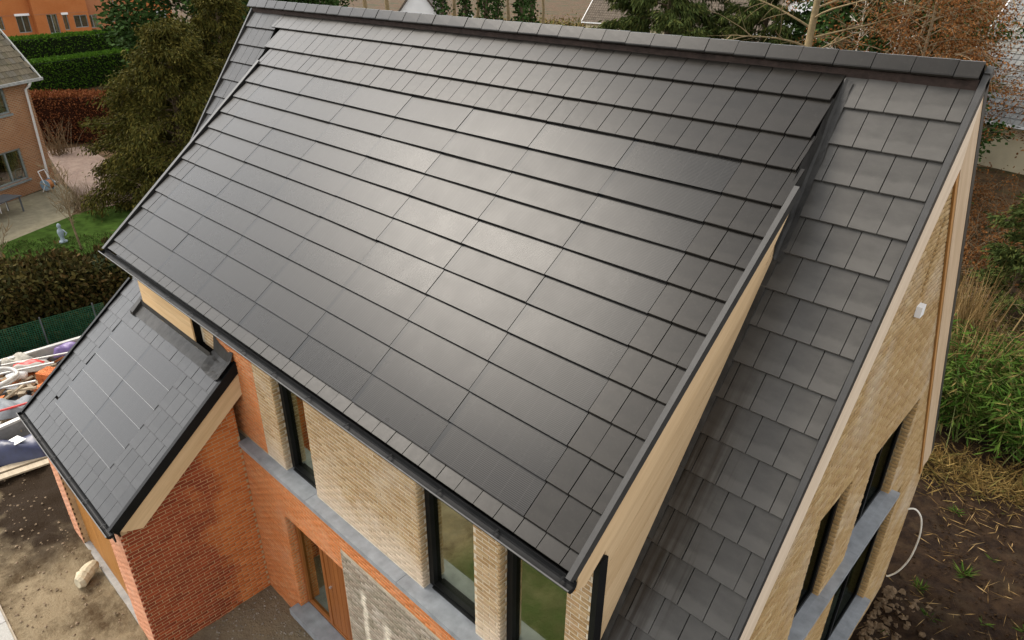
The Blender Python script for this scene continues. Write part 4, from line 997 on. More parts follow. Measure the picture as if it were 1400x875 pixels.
# ------------------------------------------------------------------ orange brick houses far left
OA = Vector((-112.8, 18.4, 0)); OD = Vector((-5.2, 23, 0)).normalized(); ON = Vector((OD.y, -OD.x, 0))
def ob_(u, z, d=0.): return OA+OD*u+ON*d+Vector((0, 0, z))
def sl(mb, u0, u1, z0, z1, d0, d1): mb.hexa([ob_(u0, z0, d1), ob_(u1, z0, d1), ob_(u1, z0, d0), ob_(u0, z0, d0), ob_(u0, z1, d1), ob_(u1, z1, d1), ob_(u1, z1, d0), ob_(u0, z1, d0)])
M['obrick'] = far_brick('orange_house_brick', (.44, .125, .028), (.36, .095, .022), (.42, .17, .06), 1., tuple(OD)); M['obrick2'] = far_brick('dull_orange_house_brick', (.37, .12, .045), (.31, .095, .036), (.37, .18, .09), 1., tuple(OD))
M['pale'] = simple('pale_panel', (.45, .48, .45), .6, .3)
def row_house(label, u0, u1, d, mat, openings, parts=()):
    t = thing('row_house', label, 'house', tuple(ob_((u0+u1)/2, 0, d-3)), 'orange brick houses beyond the hedges')
    us = sorted(set([u0, u1]+[o[0] for o in openings]+[o[1] for o in openings])); b = MB()
    for a, c in zip(us, us[1:]):
        m = (a+c)/2; o = [o for o in openings if o[0] < m < o[1]]
        if o: sl(b, a, c, 0, o[0][2], d-.3, d); sl(b, a, c, o[0][3], 7, d-.3, d)
        else: sl(b, a, c, 0, 7, d-.3, d)
    sl(b, u0, u0+.25, 0, 7, d-8, d-.3); sl(b, u1-.25, u1, 0, 7, d-8, d-.3); b.build('wall', mat, t)
    b = MB(); sl(b, u0+.01, u1-.01, 2.98, 3.10, d+.001, d+.03); b.build('brick_band', M['obrick2'], t)
    for o in openings:
        f = MB(); w_ = .09; sl(f, o[0], o[0]+w_, o[2], o[3], d-.2, d-.1); sl(f, o[1]-w_, o[1], o[2], o[3], d-.2, d-.1); sl(f, o[0]+w_, o[1]-w_, o[2], o[2]+w_, d-.2, d-.1); sl(f, o[0]+w_, o[1]-w_, o[3]-w_, o[3], d-.2, d-.1)
        if o[1]-o[0] > 1.2: m = (o[0]+o[1])/2; sl(f, m-.05, m+.05, o[2]+w_, o[3]-w_, d-.2, d-.1)
        wf = f.build('window', M['wframe'], t); g = MB(); sl(g, o[0]+w_, o[1]-w_, o[2]+w_, o[3]-w_, d-.17, d-.15); g.build('pane', M['pale'] if len(o) > 4 and o[4] == 'p' else M['glass2'], wf)
        if len(o) > 4 and o[4] == 's': g = MB(); sl(g, o[0]-.1, o[1]+.1, o[3]-.05, o[3]+.22, d-.1, d+.12); g.build('shutter_box', M['white'], wf)
        g = MB(); sl(g, o[0]-.2, o[1]+.2, o[2]-.1, o[3]+.1, d-1.6, d-1.5); g.build('interior', M['void'], t)
    b = MB(); b.prism([ob_(u0, 7, d+.2), ob_(u0, 7, d-8), ob_(u0, 9.5, d-4)], ob_(u1, 0)-ob_(u0, 0)); b.build('roof', M['moss'], t)
    return t
row_house('leftmost orange brick house with shuttered patio window', -6, 3.35, -.6, M['obrick'], [(1.3, 2.95, .9, 3.0, 's'), (-1.6, -.3, 1.4, 3.0)])
row_house('orange brick house with recessed grey door and wide windows', 3.36, 10.7, 0., M['obrick'], [(4.9, 6.3, .6, 3.0, 'g'), (7.0, 7.7, .9, 2.9, 's'), (8.5, 10.4, 1.1, 2.7)])
t = row_house('orange brick house with arched niche and drainpipe', 10.71, 17.2, -.7, M['obrick2'], [(10.9, 12.2, .9, 2.6), (14.1, 14.8, 1.5, 2.4)])
b = MB(); b.tube([ob_(15.1, 7, -.6), ob_(15.0, 0, -.6)], .07, 6); b.build('drainpipe', M['wframe'], t)
b = MB(); b.prism([ob_(16.1+.45*cos(a), 1.9+.5*max(0, sin(a))-(.9 if sin(a) < 0 else 0), -.699) for a in np.linspace(0, 2*pi, 16)[:-1]], ON*.03); b.build('arched_niche', M['obrick'], t)
b = MB(); b.tube([ob_(14.4, 3.6, -.68), ob_(14.4, 3.6, -.4)], .16, 8); b.build('wall_lamp', M['white'], t)
row_house('rightmost orange brick house with pale garage panel', 17.21, 24.0, -.2, M['obrick'], [(20.6, 23.0, 1.0, 2.7, 'p')])

# ------------------------------------------------------------------ building site, far left
def rnd_quat(): return Matrix.Rotation(random.uniform(-.1, .1), 4, 'X') @ Matrix.Rotation(random.uniform(-.1, .1), 4, 'Y')
def beam(name, label, cat, a, c, wd, h, mat, group=None):
    a, c = Vector(a), Vector(c); d = (c-a); u = d.normalized(); v = Vector((-u.y, u.x, 0)).normalized()
    b = MB(); b.obox((a+c)/2, d/2, v*wd/2, u.cross(v)*h/2); return tag(b.build(name, mat), label, cat, group)
M['galv'] = simple('galvanised_steel', (.50, .49, .46), .45, .5, .3, .15, 6); M['plank'] = wood('grey_plank_timber', (.30, .24, .16), (.44, .36, .25), 'x')
trl = thing('skip', 'long open grey steel skip filled with building rubbish', 'skip', (-17.6, -4.6, 0))
def quadrail(a, c, wd, h, name, mat, par):
    a, c = Vector(a), Vector(c); d = c-a; u = d.normalized(); v = Vector((-u.y, u.x, 0)).normalized(); b = MB(); b.obox((a+c)/2, d/2, v*wd/2, Vector((0, 0, h/2))); return b.build(name, mat, par)
K = [(-19.6, -6.7), (-19.35, -2.4), (-16.45, -3.9), (-15.95, -7.0)]
for i in range(4):
    a, c = K[i], K[(i+1) % 4]; quadrail((*a, .27), (*c, .27), .05, .50, 'side_panel', M['galv'] if i != 2 else M['grey'], trl); quadrail((*a, .55), (*c, .55), .12, .06, 'rim', M['galv'], trl)
b = MB(); b.poly([(x, y, .06) for x, y in K]); b.build('floor', M['dgrey'], trl)
beam('steel_beam', 'pale steel beam lying behind the skip along the green fence', 'beam', (-19.95, -6.5, .12), (-19.9, -2.2, .12), .22, .2, M['galv'])
# brick stacks with perforated bricks
M['brk'] = pieces('new_orange_brick', G((.52, .16, .045), (.46, .13, .04), (.58, .20, .07)), .8, .2, bump=.3)
def brick_stack(label, x, y, z, nx, ny, nz, rz):
    t = thing('brick_stack', label, 'bricks', (x, y, z), 'loose brick stacks in the skip'); m0 = Matrix.Translation((x, y, z)) @ Matrix.Rotation(rz, 4, 'Z')
    me = MB(); me.box(-.095, .095, -.045, .045, 0, .062); me = me.mesh('brick', M['brk'])
    ho = MB(); ho.tube([(0, 0, .0615), (0, 0, .0635)], .014, 8); hm = ho.mesh('hole', M['void'])
    for k in range(nz):
        for i in range(nx):
            for j in range(ny):
                m = m0 @ Matrix.Translation(((i-nx/2+.5)*.2+random.gauss(0, .004), (j-ny/2+.5)*.1+random.gauss(0, .003), k*.065)) @ Matrix.Rotation(random.gauss(0, .02), 4, 'Z'); o = place('brick', me, m, t)
                if k == nz-1:
                    for q in (-.05, 0, .05): place('hole', hm, m @ Matrix.Translation((q, 0, 0)), o)
brick_stack('upper orange brick stack beside the garage verge', -17.95, -4.55, .30, 2, 4, 5, .5)
brick_stack('middle orange brick stack in front of the upper one', -17.55, -4.75, .12, 2, 4, 5, .35)
brick_stack('lowest orange brick stack nearest the dark tarpaulin', -17.35, -5.0, .07, 2, 3, 4, .6)
def sack(name, label, c, L, wd, h, rz, mats, cat='bag', stripe=True, slump=.15):
    t = thing(name, label, cat, c); b = MB(); nu, nv = 12, 8; V_ = []
    top = []; m0 = Matrix.Translation(c) @ Matrix.Rotation(rz, 4, 'Z')
    for i in range(nu+1):
        for j in range(nv+1):
            u, v = i/nu*2-1, j/nv*2-1; e = (max(0, 1-abs(u)**4)*max(0, 1-abs(v)**3))**.5
            top.append(m0 @ Vector((u*L/2, v*wd/2*(1-.05*u*u), .02+h*e*(1+slump*sin(u*5+v*3+c[0])))))
    for i in range(nu):
        for j in range(nv):
            q = [i*(nv+1)+j, (i+1)*(nv+1)+j, (i+1)*(nv+1)+j+1, i*(nv+1)+j+1]; b.poly([top[k] for k in q], 1 if stripe and 2 <= j <= 4 and 1 <= i <= nu-2 else 0)
    o = b.build('sack_body', mats, t); bmo = bmesh.new(); bmo.from_mesh(o.data); bmesh.ops.remove_doubles(bmo, verts=bmo.verts, dist=.0005); bmo.to_mesh(o.data); bmo.free(); o.data.polygons.foreach_set('use_smooth', [True]*len(o.data.polygons)); return t
red = simple('red_print', (.50, .025, .02), .5); wht = simple('white_sack', (.46, .43, .38), .6, .3, 0, .1, 10); pur = simple('purple_film', (.13, .085, .22), .45, .4, 0, .25, 8); navy = simple('navy_film', (.018, .022, .06), .4, .5, 0, .3, 6); tarp = simple('grey_tarpaulin', (.17, .18, .19), .6, .3, 0, .35, 4)
sack('cement_bag', 'white cement bag with a broad red stripe near the beam', (-18.75, -4.75, .42), .85, .42, .22, 1.05, [wht, red])
sack('cement_bag', 'crumpled white bag with red print at the left edge', (-18.6, -5.75, .40), .6, .45, .2, .3, [wht, red])
sack('insulation_roll', 'purple film wrapped pack beside the garage verge', (-19.0, -3.75, .42), .75, .4, .24, 1.3, [pur], 'pack', False)
sack('rubble_bag', 'pale crumpled sack lying against the steel beam', (-19.4, -4.9, .30), .8, .5, .28, 1.2, [simple('dirty_white_sack', (.42, .39, .33), .8, .2, 0, .3, 9)], 'bag', False, .3)
sack('rubble_bag', 'pale dusty sack at the far left behind the hose coil', (-19.3, -6.0, .35), .8, .6, .3, .4, [simple('dusty_sack', (.46, .42, .37), .8, .2, 0, .3, 9)], 'bag', False, .3)
sack('tarpaulin', 'crumpled grey tarpaulin heaped at the near end of the skip', (-17.1, -5.7, .34), 1.1, .8, .2, 1.1, [tarp], 'tarpaulin', False, .5)
sack('film_pack', 'navy blue film pack with a white label below the skip', (-15.45, -5.95, .02), 1.4, .7, .42, 1.15, [navy], 'pack', False)
sack('film_pack', 'smaller navy film pack at the left edge below the skip', (-15.6, -6.75, .02), .9, .6, .38, 1.1, [navy], 'pack', False)
b = MB(); b.obox((-15.42, -5.93, .475), Vector((.14, .05, .0)), Vector((-.04, .12, .0)), (0, 0, .006)); tag(b.build('label_sheet', M['white']), 'white paper label lying on the navy film pack', 'label')
b = MB(); pts = [(-18.35+.42*cos(a), -5.62+.5*sin(a), .60+.012*a+.02*sin(3*a)) for a in np.linspace(0, 4*pi, 60)]; b.tube(pts, .045, 8); tag(b.build('hose_coil', simple('white_hose', (.50, .48, .44), .5), smooth=True), 'coil of thick white corrugated hose on the rubbish heap', 'hose')
b = MB(); b.tube([(-18.5, -5.35, .5), (-18.45, -5.1, .52), (-18.35, -4.95, .5)], [.10, .12, .10], 10); tag(b.build('plastic_bucket', M['white'], smooth=True), 'white plastic tub tipped over beside the hose coil', 'bucket')
for i, (a, c, lab) in enumerate((((-17.95, -5.5, .42), (-17.5, -4.95, .5), 'short timber offcut leaning on the brick stack'), ((-17.8, -5.1, .55), (-17.7, -5.65, .36), 'crossed timber offcut between bricks and tarpaulin'), ((-18.4, -4.35, .40), (-18.0, -4.1, .62), 'reddish timber offcut beside the purple pack'), ((-18.7, -4.2, .42), (-18.45, -4.02, .6), 'brown timber offcut next to the red striped bag'))):
    beam('timber_offcut', lab, 'timber', a, c, .07, .05, M['door'] if i > 1 else M['plank'], 'timber offcuts in the skip')
for i, lab in enumerate(('upper grey plank under the navy packs', 'lower grey plank lying on the dark earth')):
    beam('plank', lab, 'plank', (-15.2+.28*i, -6.9, .07), (-14.95+.28*i, -5.2, .07), .20, .04, M['plank'], 'grey planks on the earth')
M['pipe'] = simple('pale_steel_pipe', (.40, .39, .37), .4, .5, .4, .2, 8)
for i, (a, c, m_, lab) in enumerate((((-18.9, -6.3, .62), (-18.2, -4.3, .66), 'pipe', 'long thin steel pipe lying across the whole skip'), ((-18.2, -6.5, .60), (-17.6, -4.9, .63), 'pipe', 'thin steel pipe beside the grey tarpaulin'), ((-19.1, -5.3, .62), (-18.5, -3.4, .58), 'pipe', 'thin steel pipe resting on the red striped bag'), ((-16.9, -6.4, .58), (-16.6, -5.0, .62), 'red', 'thin red pipe at the near end of the skip'), ((-18.8, -5.9, .66), (-17.9, -5.6, .70), 'red', 'short red pipe across the hose coil'))):
    b = MB(); b.tube([a, c], .028, 7); tag(b.build('pipe', M['pipe'] if m_ == 'pipe' else red), lab, 'pipe', 'thin pipes in the skip')
# many small leftovers in the skip: nobody could count them
b = MB()
for i in range(420):
    u, v = random.random(), random.random(); a = Vector((*K[0], 0)).lerp(Vector((*K[3], 0)), u); c = Vector((*K[1], 0)).lerp(Vector((*K[2], 0)), u); p = a.lerp(c, .04+.92*v)+Vector((0, 0, .10+random.random()*.22))
    r_ = Matrix.Rotation(random.random()*6, 3, 'Z') @ Matrix.Rotation(random.gauss(0, .4), 3, 'X'); L_ = random.uniform(.05, .22); b.obox(p, r_ @ Vector((L_, 0, 0)), r_ @ Vector((0, random.uniform(.02, .08), 0)), r_ @ Vector((0, 0, random.uniform(.01, .05))), random.choice((0, 0, 1, 2, 3, 4)))
o = b.build('rubbish', [M['plank'], wht, M['brk'], M['grey'], simple('brown_card', (.28, .17, .09), .9)], kind='stuff')
# green mesh fence between hedge and site
ft = thing('mesh_fence', 'green plastic mesh fence in front of the conifer hedge', 'fence', (-20.4, -4, 0)); M['green'] = simple('green_mesh_plastic', (.012, .075, .035), .6, .3)
b = MB(); fa, fb = Vector((-20.55, -6.8, 0)), Vector((-20.3, -2.3, 0))
for i in range(76): p = fa.lerp(fb, i/75); b.box(p.x-.006, p.x+.006, p.y-.006, p.y+.006, .02, 1.0)
for i in range(17): z = .04+i*.06; b.obox((fa+fb)/2+Vector((0, 0, z)), (fb-fa)/2, (.006, 0, 0), (0, 0, .006))
b.build('mesh', M['green'], ft, kind='stuff')
for i in range(4): p = fa.lerp(fb, (i+.1)/3.3); b = MB(); b.tube([p, p+Vector((0, 0, 1.08))], .022, 6); b.build('post', M['dgrey'], ft)
# pale concrete piece at the garage threshold
b = MB(); a, c = Vector((-10.43, -6.32, .10)), Vector((-10.72, -5.95, .13)); b.tube([a.lerp(c, i/9)+Vector((random.gauss(0, .010), random.gauss(0, .010), random.gauss(0, .006))) for i in range(10)], [.095, .13, .125, .14, .12, .135, .125, .13, .115, .08], 11)
tag(b.build('stone_piece', simple('cream_stone', (.46, .40, .28), .9, .2, 0, .25, 8, .6, 20)), 'cream broken stone block leaning at the garage threshold', 'stone')
# grey cable by the front door
b = MB(); b.tube([(-5.0, -3.95, .9), (-5.05, -4.05, .62), (-5.2, -4.2, .30), (-5.35, -4.3, .05), (-5.3, -4.5, .02)], .012, 6); tag(b.build('cable', M['grey'], smooth=True), 'thin grey cable hanging from the weathered brick beside the door', 'cable')

# ------------------------------------------------------------------ right: soil, straw, bamboo
b = MB(); pts = [(.05, 4.55, 1.42), (.16, 4.62, 1.46), (.30, 4.70, 1.25), (.36, 4.75, .8), (.34, 4.78, .2), (.22, 4.8, -.25), (.10, 4.8, -.45), (.05, 4.78, -.47)]
pp = []
for i in range(len(pts)-1):
    for k in range(4): pp.append(Vector(pts[i]).lerp(Vector(pts[i+1]), k/4))
for _ in range(3): pp = [pp[0]]+[(pp[i-1]+pp[i]*2+pp[i+1])/4 for i in range(1, len(pp)-1)]+[pp[-1]]
b.tube(pp, .016, 7); tag(b.build('cable', simple('white_cable', (.66, .62, .54), .5), smooth=True), 'white cable looping out of the corner of the gable wall', 'cable')
M['stone2'] = simple('muddy_rubble', (.11, .075, .045), .95, .1, 0, .35, 9, .6, 30)
def rocks(name, n, f, smin, smax, mat, **pr):
    b = MB()
    for i in range(n):
        x, y = f(); s_ = random.uniform(smin, smax)**1.0; z = ground_z(x, y); base = len(b.v); r_ = Matrix.Rotation(random.random()*6, 3, 'Z') @ Matrix.Rotation(random.random()*6, 3, 'X')
        for q in ((1, 0, 0), (-1, 0, 0), (0, 1, 0), (0, -1, 0), (0, 0, 1), (0, 0, -1)): v = r_ @ (Vector(q)*s_*random.uniform(.6, 1.3)); b.v.append((x+v.x, y+v.y, z+v.z*.7+s_*.2))
        for q in ((0, 2, 4), (2, 1, 4), (1, 3, 4), (3, 0, 4), (2, 0, 5), (1, 2, 5), (3, 1, 5), (0, 3, 5)): b.f.append(tuple(base+k for k in q)); b.mi.append(0)
    return b.build(name, mat, **pr)
rocks('rubble', 260, lambda: (.10+abs(random.gauss(0, .35)), random.uniform(2.4, 5.0)), .015, .09, M['stone2'], kind='stuff')
rocks('soil_clods', 1500, lambda: (random.uniform(.1, 4), random.uniform(3, 10)), .008, .045, simple('soil_clod', (.024, .013, .006), .95, .1, 0, .4, 9), kind='stuff')
rocks('pebbles', 900, lambda: (random.uniform(-15, -9), random.uniform(-9.5, -6.0)), .006, .035, simple('muddy_pebble', (.20, .15, .10), .95, .1, 0, .4, 9), kind='stuff')
rocks('gravel', 500, lambda: (random.uniform(-7.95, -6.0), random.uniform(-5.9, -3.95)), .006, .025, simple('grey_gravel', (.24, .21, .17), .95, .1, 0, .4, 9), kind='stuff')
# straw litter
n = 620; x = rng.uniform(.15, 4.2, n); y = np.where(rng.random(n) < .55, 8.8+rng.normal(0, .55, n)+.25*x, rng.uniform(3.2, 9, n)); z = np.array([ground_z(a, c) for a, c in zip(x, y)])+.02
leaf_cloud('straw', np.c_[x, y, z], np.c_[rng.normal(0, 1, n), rng.normal(0, 1, n), rng.normal(.12, .12, n)], rng.uniform(.12, .5, n), rng.uniform(.008, .022, n), M['l_dry'], kind='stuff')
def tuft(label, x, y, n, L_, mat, name='grass_tuft', cat='grass tuft', group='green tufts sprouting from the dark soil', flat=.8):
    z = ground_z(x, y); t = thing(name, label, cat, (x, y, z), group)
    P = np.c_[x+rng.normal(0, .03, n), y+rng.normal(0, .03, n), np.full(n, z)]; D = np.c_[rng.normal(0, flat, n), rng.normal(0, flat, n), rng.uniform(.3, 1, n)]
    leaf_cloud('blades', P, D, L_*rng.uniform(.5, 1.2, n), .026, mat, t)
for x, y, n, L_, lab in ((1.15, 6.35, 34, .34, 'largest bright green tuft in the middle of the dark soil'), (.62, 5.35, 26, .28, 'green tuft nearest the white cable on the soil'), (.95, 4.75, 12, .22, 'small green tuft below the one by the cable'), (2.35, 5.75, 20, .34, 'green tuft at the right edge of the picture'), (.55, 8.3, 18, .3, 'green tuft near the far corner of the house'), (1.75, 5.3, 9, .2, 'tiny green sprout on bare soil'), (1.5, 7.2, 10, .22, 'sparse green sprout below the straw band'), (.42, 3.75, 8, .16, 'little weed growing in the rubble by the wall')):
    tuft(lab, x, y, n, L_, M['l_bam'])
# straw band of cut dry grass
n = 5200; x = rng.uniform(-1.2, 5, n); y = 9.9+rng.normal(0, .55, n)+.22*x; z = np.array([ground_z(a, c) for a, c in zip(x, y)])
leaf_cloud('dry_grass', np.c_[x, y, z], np.c_[rng.normal(0, .9, n), rng.normal(-.3, .7, n), rng.uniform(.2, 1, n)], rng.uniform(.15, .5, n), rng.uniform(.012, .03, n), leaf_mat('dry_grass_blades', G((.18, .11, .035), (.11, .07, .022), (.25, .17, .06), (.07, .07, .018))), kind='stuff')
def bamboo(label, x, y, h, n_c, n_l, spread):
    z = ground_z(x, y); t = thing('bamboo', label, 'bamboo', (x, y, z), 'bamboo clumps behind the house'); b = MB(); Ps, Ds = [], []
    for i in range(n_c):
        az = rng.random()*2*pi; pts = limb_pts((x+rng.normal(0, spread*.35), y+rng.normal(0, spread*.35), z), (cos(az)*.32, sin(az)*.32, 1), h*rng.uniform(.65, 1.1), .75, 7, .05); b.tube(pts, [.016*(1-.1*k) for k in range(8)], 4)
        m = n_l//n_c; q, dd = along(pts, m, .18); a2 = rng.random(m)*2*pi
        q = q+np.c_[np.cos(a2), np.sin(a2), np.zeros(m)]*rng.uniform(0, .38, m)[:, None]
        Ps.append(q); Ds.append(np.c_[np.cos(a2), np.sin(a2), rng.normal(-.25, .35, m)])
    b.build('culms', simple('bamboo_culm', (.13, .15, .04), .6) if 'culm' not in M else M['culm'], t, kind='stuff')
    P = np.vstack(Ps); D = np.vstack(Ds); n = len(P); leaf_cloud('foliage', P, D, rng.uniform(.18, .42, n), rng.uniform(.028, .055, n), M['l_bam'], t)
M['culm'] = simple('bamboo_culm', (.13, .15, .04), .6)
for x, y, h, lab in ((-1.6, 12.3, 2.5, 'bamboo clump directly behind the rear barge board'), (-.4, 11.5, 2.5, 'low front bamboo clump by the straw band'), (.3, 12.7, 2.8, 'tall bamboo clump in the middle of the thicket'), (1.2, 11.7, 2.7, 'bamboo clump at the right edge above the straw'), (1.6, 13.4, 2.6, 'rear bamboo clump at the right edge'), (-2.0, 14.0, 2.3, 'rear bamboo clump below the dry reeds'), (-.3, 14.2, 2.2, 'bamboo clump behind the dry reeds'), (2.9, 12.8, 2.8, 'outermost right bamboo clump')):
    bamboo(lab, x, y, h, 26, 1900, .9)
def reeds(label, x, y, h, n):
    t = thing('dry_reeds', label, 'reeds', (x, y, 0), 'dry reeds among the bamboo'); P = np.c_[x+rng.normal(0, .35, n), y+rng.normal(0, .35, n), np.full(n, ground_z(x, y))]; D = np.c_[rng.normal(0, .22, n), rng.normal(0, .22, n), np.ones(n)]
    leaf_cloud('stalks', P, D, h*rng.uniform(.6, 1.1, n), rng.uniform(.02, .045, n), M['l_dry'], t)
reeds('upper tuft of tall dry reeds above the bamboo', -1.5, 15.6, 3.0, 260); reeds('lower tuft of dry reeds between bamboo clumps', -.55, 12.9, 2.9, 240)
tree('small_conifer', 'small green conifer at the right edge above the dry reeds', (-.9, 19.2, 0), 4.4, 1.5, 30, 12000, M['l_spr'], z0=.05, droop=.2, leafL=.22, leafW=.06, scat=.14, trunk_r=.1)
def brush(label, x, y, h, n, mat=None, leaves=0):
    t = thing('brushwood', label, 'shrub', (x, y, 0), 'brown brushwood right of the house'); b = MB(); Ps = []
    for i in range(n):
        az = rng.random()*2*pi; pts = limb_pts((x+rng.normal(0, .8), y+rng.normal(0, .8), ground_z(x, y)), (cos(az)*.8, sin(az)*.8, 1), h*rng.uniform(.5, 1.1), .5, 5, .2); b.tube(pts, [.014, .012, .010, .008, .006, .004], 3); q, _ = along(pts, max(1, leaves//n)); Ps.append(q)
    b.build('twigs', M['twig'], t, kind='stuff')
    P = np.vstack(Ps)+rng.normal(0, .12, (len(np.vstack(Ps)), 3)); leaf_cloud('foliage', P, rng.normal(0, 1, P.shape), rng.uniform(.06, .14, len(P)), .06, mat, t)
for x, y, h, lab, mt in ((-2.6, 21.5, 2.6, 'brown brushwood above the small conifer', 'l_rust'), (-.8, 23.5, 2.4, 'brown brushwood at the right edge', 'l_rust'), (-4.0, 25.5, 2.6, 'brushwood behind the gable verge', 'l_rust'), (-2.6, 17.6, 2.2, 'leafy brushwood left of the small conifer', 'l_con'), (-1.2, 28.5, 2.4, 'brushwood below the slate house', 'l_rust'), (.6, 17.6, 2.2, 'brushwood at the right edge beside the conifer', 'l_con'), (-5.4, 30.5, 2.2, 'dry brushwood in front of the slate house', 'l_rust')):
    brush(lab, x, y, h, 90, M[mt], 2600)

# ------------------------------------------------------------------ beyond the ridge: woodland, houses, trees
def simple_house(name, label, c, U, L, D_, eave, ridge, wallm, roofm, gable_over=.3, gutter_m=None, chimney=False, rows=0):
    """ridge along U; c = middle of the near eave line on the ground"""
    c = Vector(c); U = Vector(U).normalized(); Nn = Vector((U.y, -U.x, 0))
    if Nn.dot(CAM-c) < 0: Nn = -Nn
    t = thing(name, label, 'house', tuple(c)); B = lambda u, d, z: c+U*u-Nn*d+Vector((0, 0, z)); h = L/2
    b = MB(); b.prism([B(-h, 0, 0), B(-h, D_, 0), B(-h, D_, eave), B(-h, D_/2, ridge-.15), B(-h, 0, eave)], U*L); b.build('wall', wallm, t)
    ov = .4; sl_ = (ridge-eave)/(D_/2)
    for sgn in (0, 1):
        b = MB(); d0 = -ov if sgn == 0 else D_+ov; zE = eave-ov*sl_; A_ = [B(-h-gable_over, d0, zE), B(h+gable_over, d0, zE), B(h+gable_over, D_/2, ridge), B(-h-gable_over, D_/2, ridge)]
        n_ = (A_[1]-A_[0]).cross(A_[3]-A_[0]).normalized(); n_ = n_ if n_.z > 0 else -n_
        b.prism(A_, n_*.12); r_ = b.build('roof', roofm, t)
        if rows and sgn == 0:
            b = MB()
            for k in range(rows):
                a0 = A_[0].lerp(A_[3], k/rows)+n_*.12; a1 = A_[1].lerp(A_[2], k/rows)+n_*.12; c0 = A_[0].lerp(A_[3], (k+1.05)/rows)+n_*.12; c1 = A_[1].lerp(A_[2], (k+1.05)/rows)+n_*.12
                m_ = max(1, int(L/.32))
                for i in range(m_):
                    f0, f1 = i/m_+.002, (i+1)/m_-.002; lo0, lo1, hi0, hi1 = a0.lerp(a1, f0), a0.lerp(a1, f1), c0.lerp(c1, f0), c0.lerp(c1, f1)
                    b.hexa([lo0+n_*.002, lo1+n_*.002, hi1+n_*.001, hi0+n_*.001, lo0+n_*.05, lo1+n_*.05, hi1+n_*.012, hi0+n_*.012])
            b.build('roof_tile', roofm, r_, kind='stuff')
    for s_ in (-1, 1):
        b = MB(); e0 = h+gable_over
        P_ = [B(s_*e0, -ov, eave-ov*sl_-.1), B(s_*e0, D_/2, ridge-.1), B(s_*e0, D_/2, ridge+.2), B(s_*e0, -ov, eave-ov*sl_+.2)]; b.prism(P_, U*s_*.08); b.build('verge_board', M['white'], t)
    if gutter_m: b = MB(); b.obox(B(0, -ov-.08, eave-ov*sl_+.02), U*(h+gable_over), Nn*.08, (0, 0, .07)); b.build('gutter', gutter_m, t)
    return t
M['slate'] = pieces('grey_slate_tile', G((.17, .17, .165), (.21, .21, .20), (.145, .145, .14)), .7, .3, bump=.2, stains=[(.5, .5, .7, (.20, .18, .13), .5)])
M['browntile'] = pieces('brown_roof_tile', G((.105, .082, .060), (.13, .104, .078), (.085, .067, .050)), .9, .2, bump=.3)
M['cream'] = simple('cream_render', (.58, .50, .34), .9, .1, 0, .1, 1)
M['whitewall'] = simple('white_render', (.88, .87, .85), .9, .1, 0, .06, .6)
simple_house('bungalow', 'long brown tiled bungalow with white gutter behind the spruce', (-46, 71.9, 0), (13, 1.1, 0), 27, 11, 3.3, 8.8, M['cream'], M['browntile'], .4, M['white'], rows=22)
simple_house('slate_house', 'pale slate roofed house with white verge at the upper right', (-1.6, 38.2, 0), (1.6, -.50, 0), 16, 11, 2.9, 9.4, M['cream'], M['slate'], .3, M['white'], rows=26)
# white gables seen end on
def gable_house(label, apex, U, half, h_apex, slope, depth):
    c = Vector((apex[0], apex[1], 0)); U = Vector(U).normalized(); Nn = Vector((U.y, -U.x, 0)); Nn = Nn if Nn.dot(CAM-c) > 0 else -Nn
    t = thing('white_house', label, 'house', tuple(c)); B = lambda u, d, z: c+U*u-Nn*d+Vector((0, 0, z)); ez = h_apex-half*slope
    b = MB(); b.prism([B(-half, 0, 0), B(half, 0, 0), B(half, 0, ez), B(0, 0, h_apex), B(-half, 0, ez)], -Nn*depth); b.build('wall', M['whitewall'], t)
    for s_ in (-1, 1):
        b = MB(); o_ = .25; b.prism([B(0, -o_, h_apex+.05), B(s_*(half+.3), -o_, ez-.3*slope+.05), B(s_*(half+.3), -o_, ez-.3*slope+.3), B(0, -o_, h_apex+.3)], -Nn*(depth+.4)); b.build('roof', M['browntile'], t)
gable_house('white gabled house peeking over the ridge left of the woodland', (-58.5, 41.8), (.68, .73, 0), 4.5, 7.6, 1.25, 10)
gable_house('white gabled house behind the bare pale trunk', (-29.3, 68.0), (.9, .43, 0), 4.2, 9.4, 1.6, 10)
b = MB(); b.box(-57.0, -56.4, 47.0, 47.6, 0, 4.6); b.box(-56.98, -56.42, 47.02, 47.58, 4.601, 5.0); b.build('tmp', M['white']); o = bpy.data.objects['tmp']; o.name = 'white_post'; tag(o, 'small pale post standing right of the white gable', 'post')
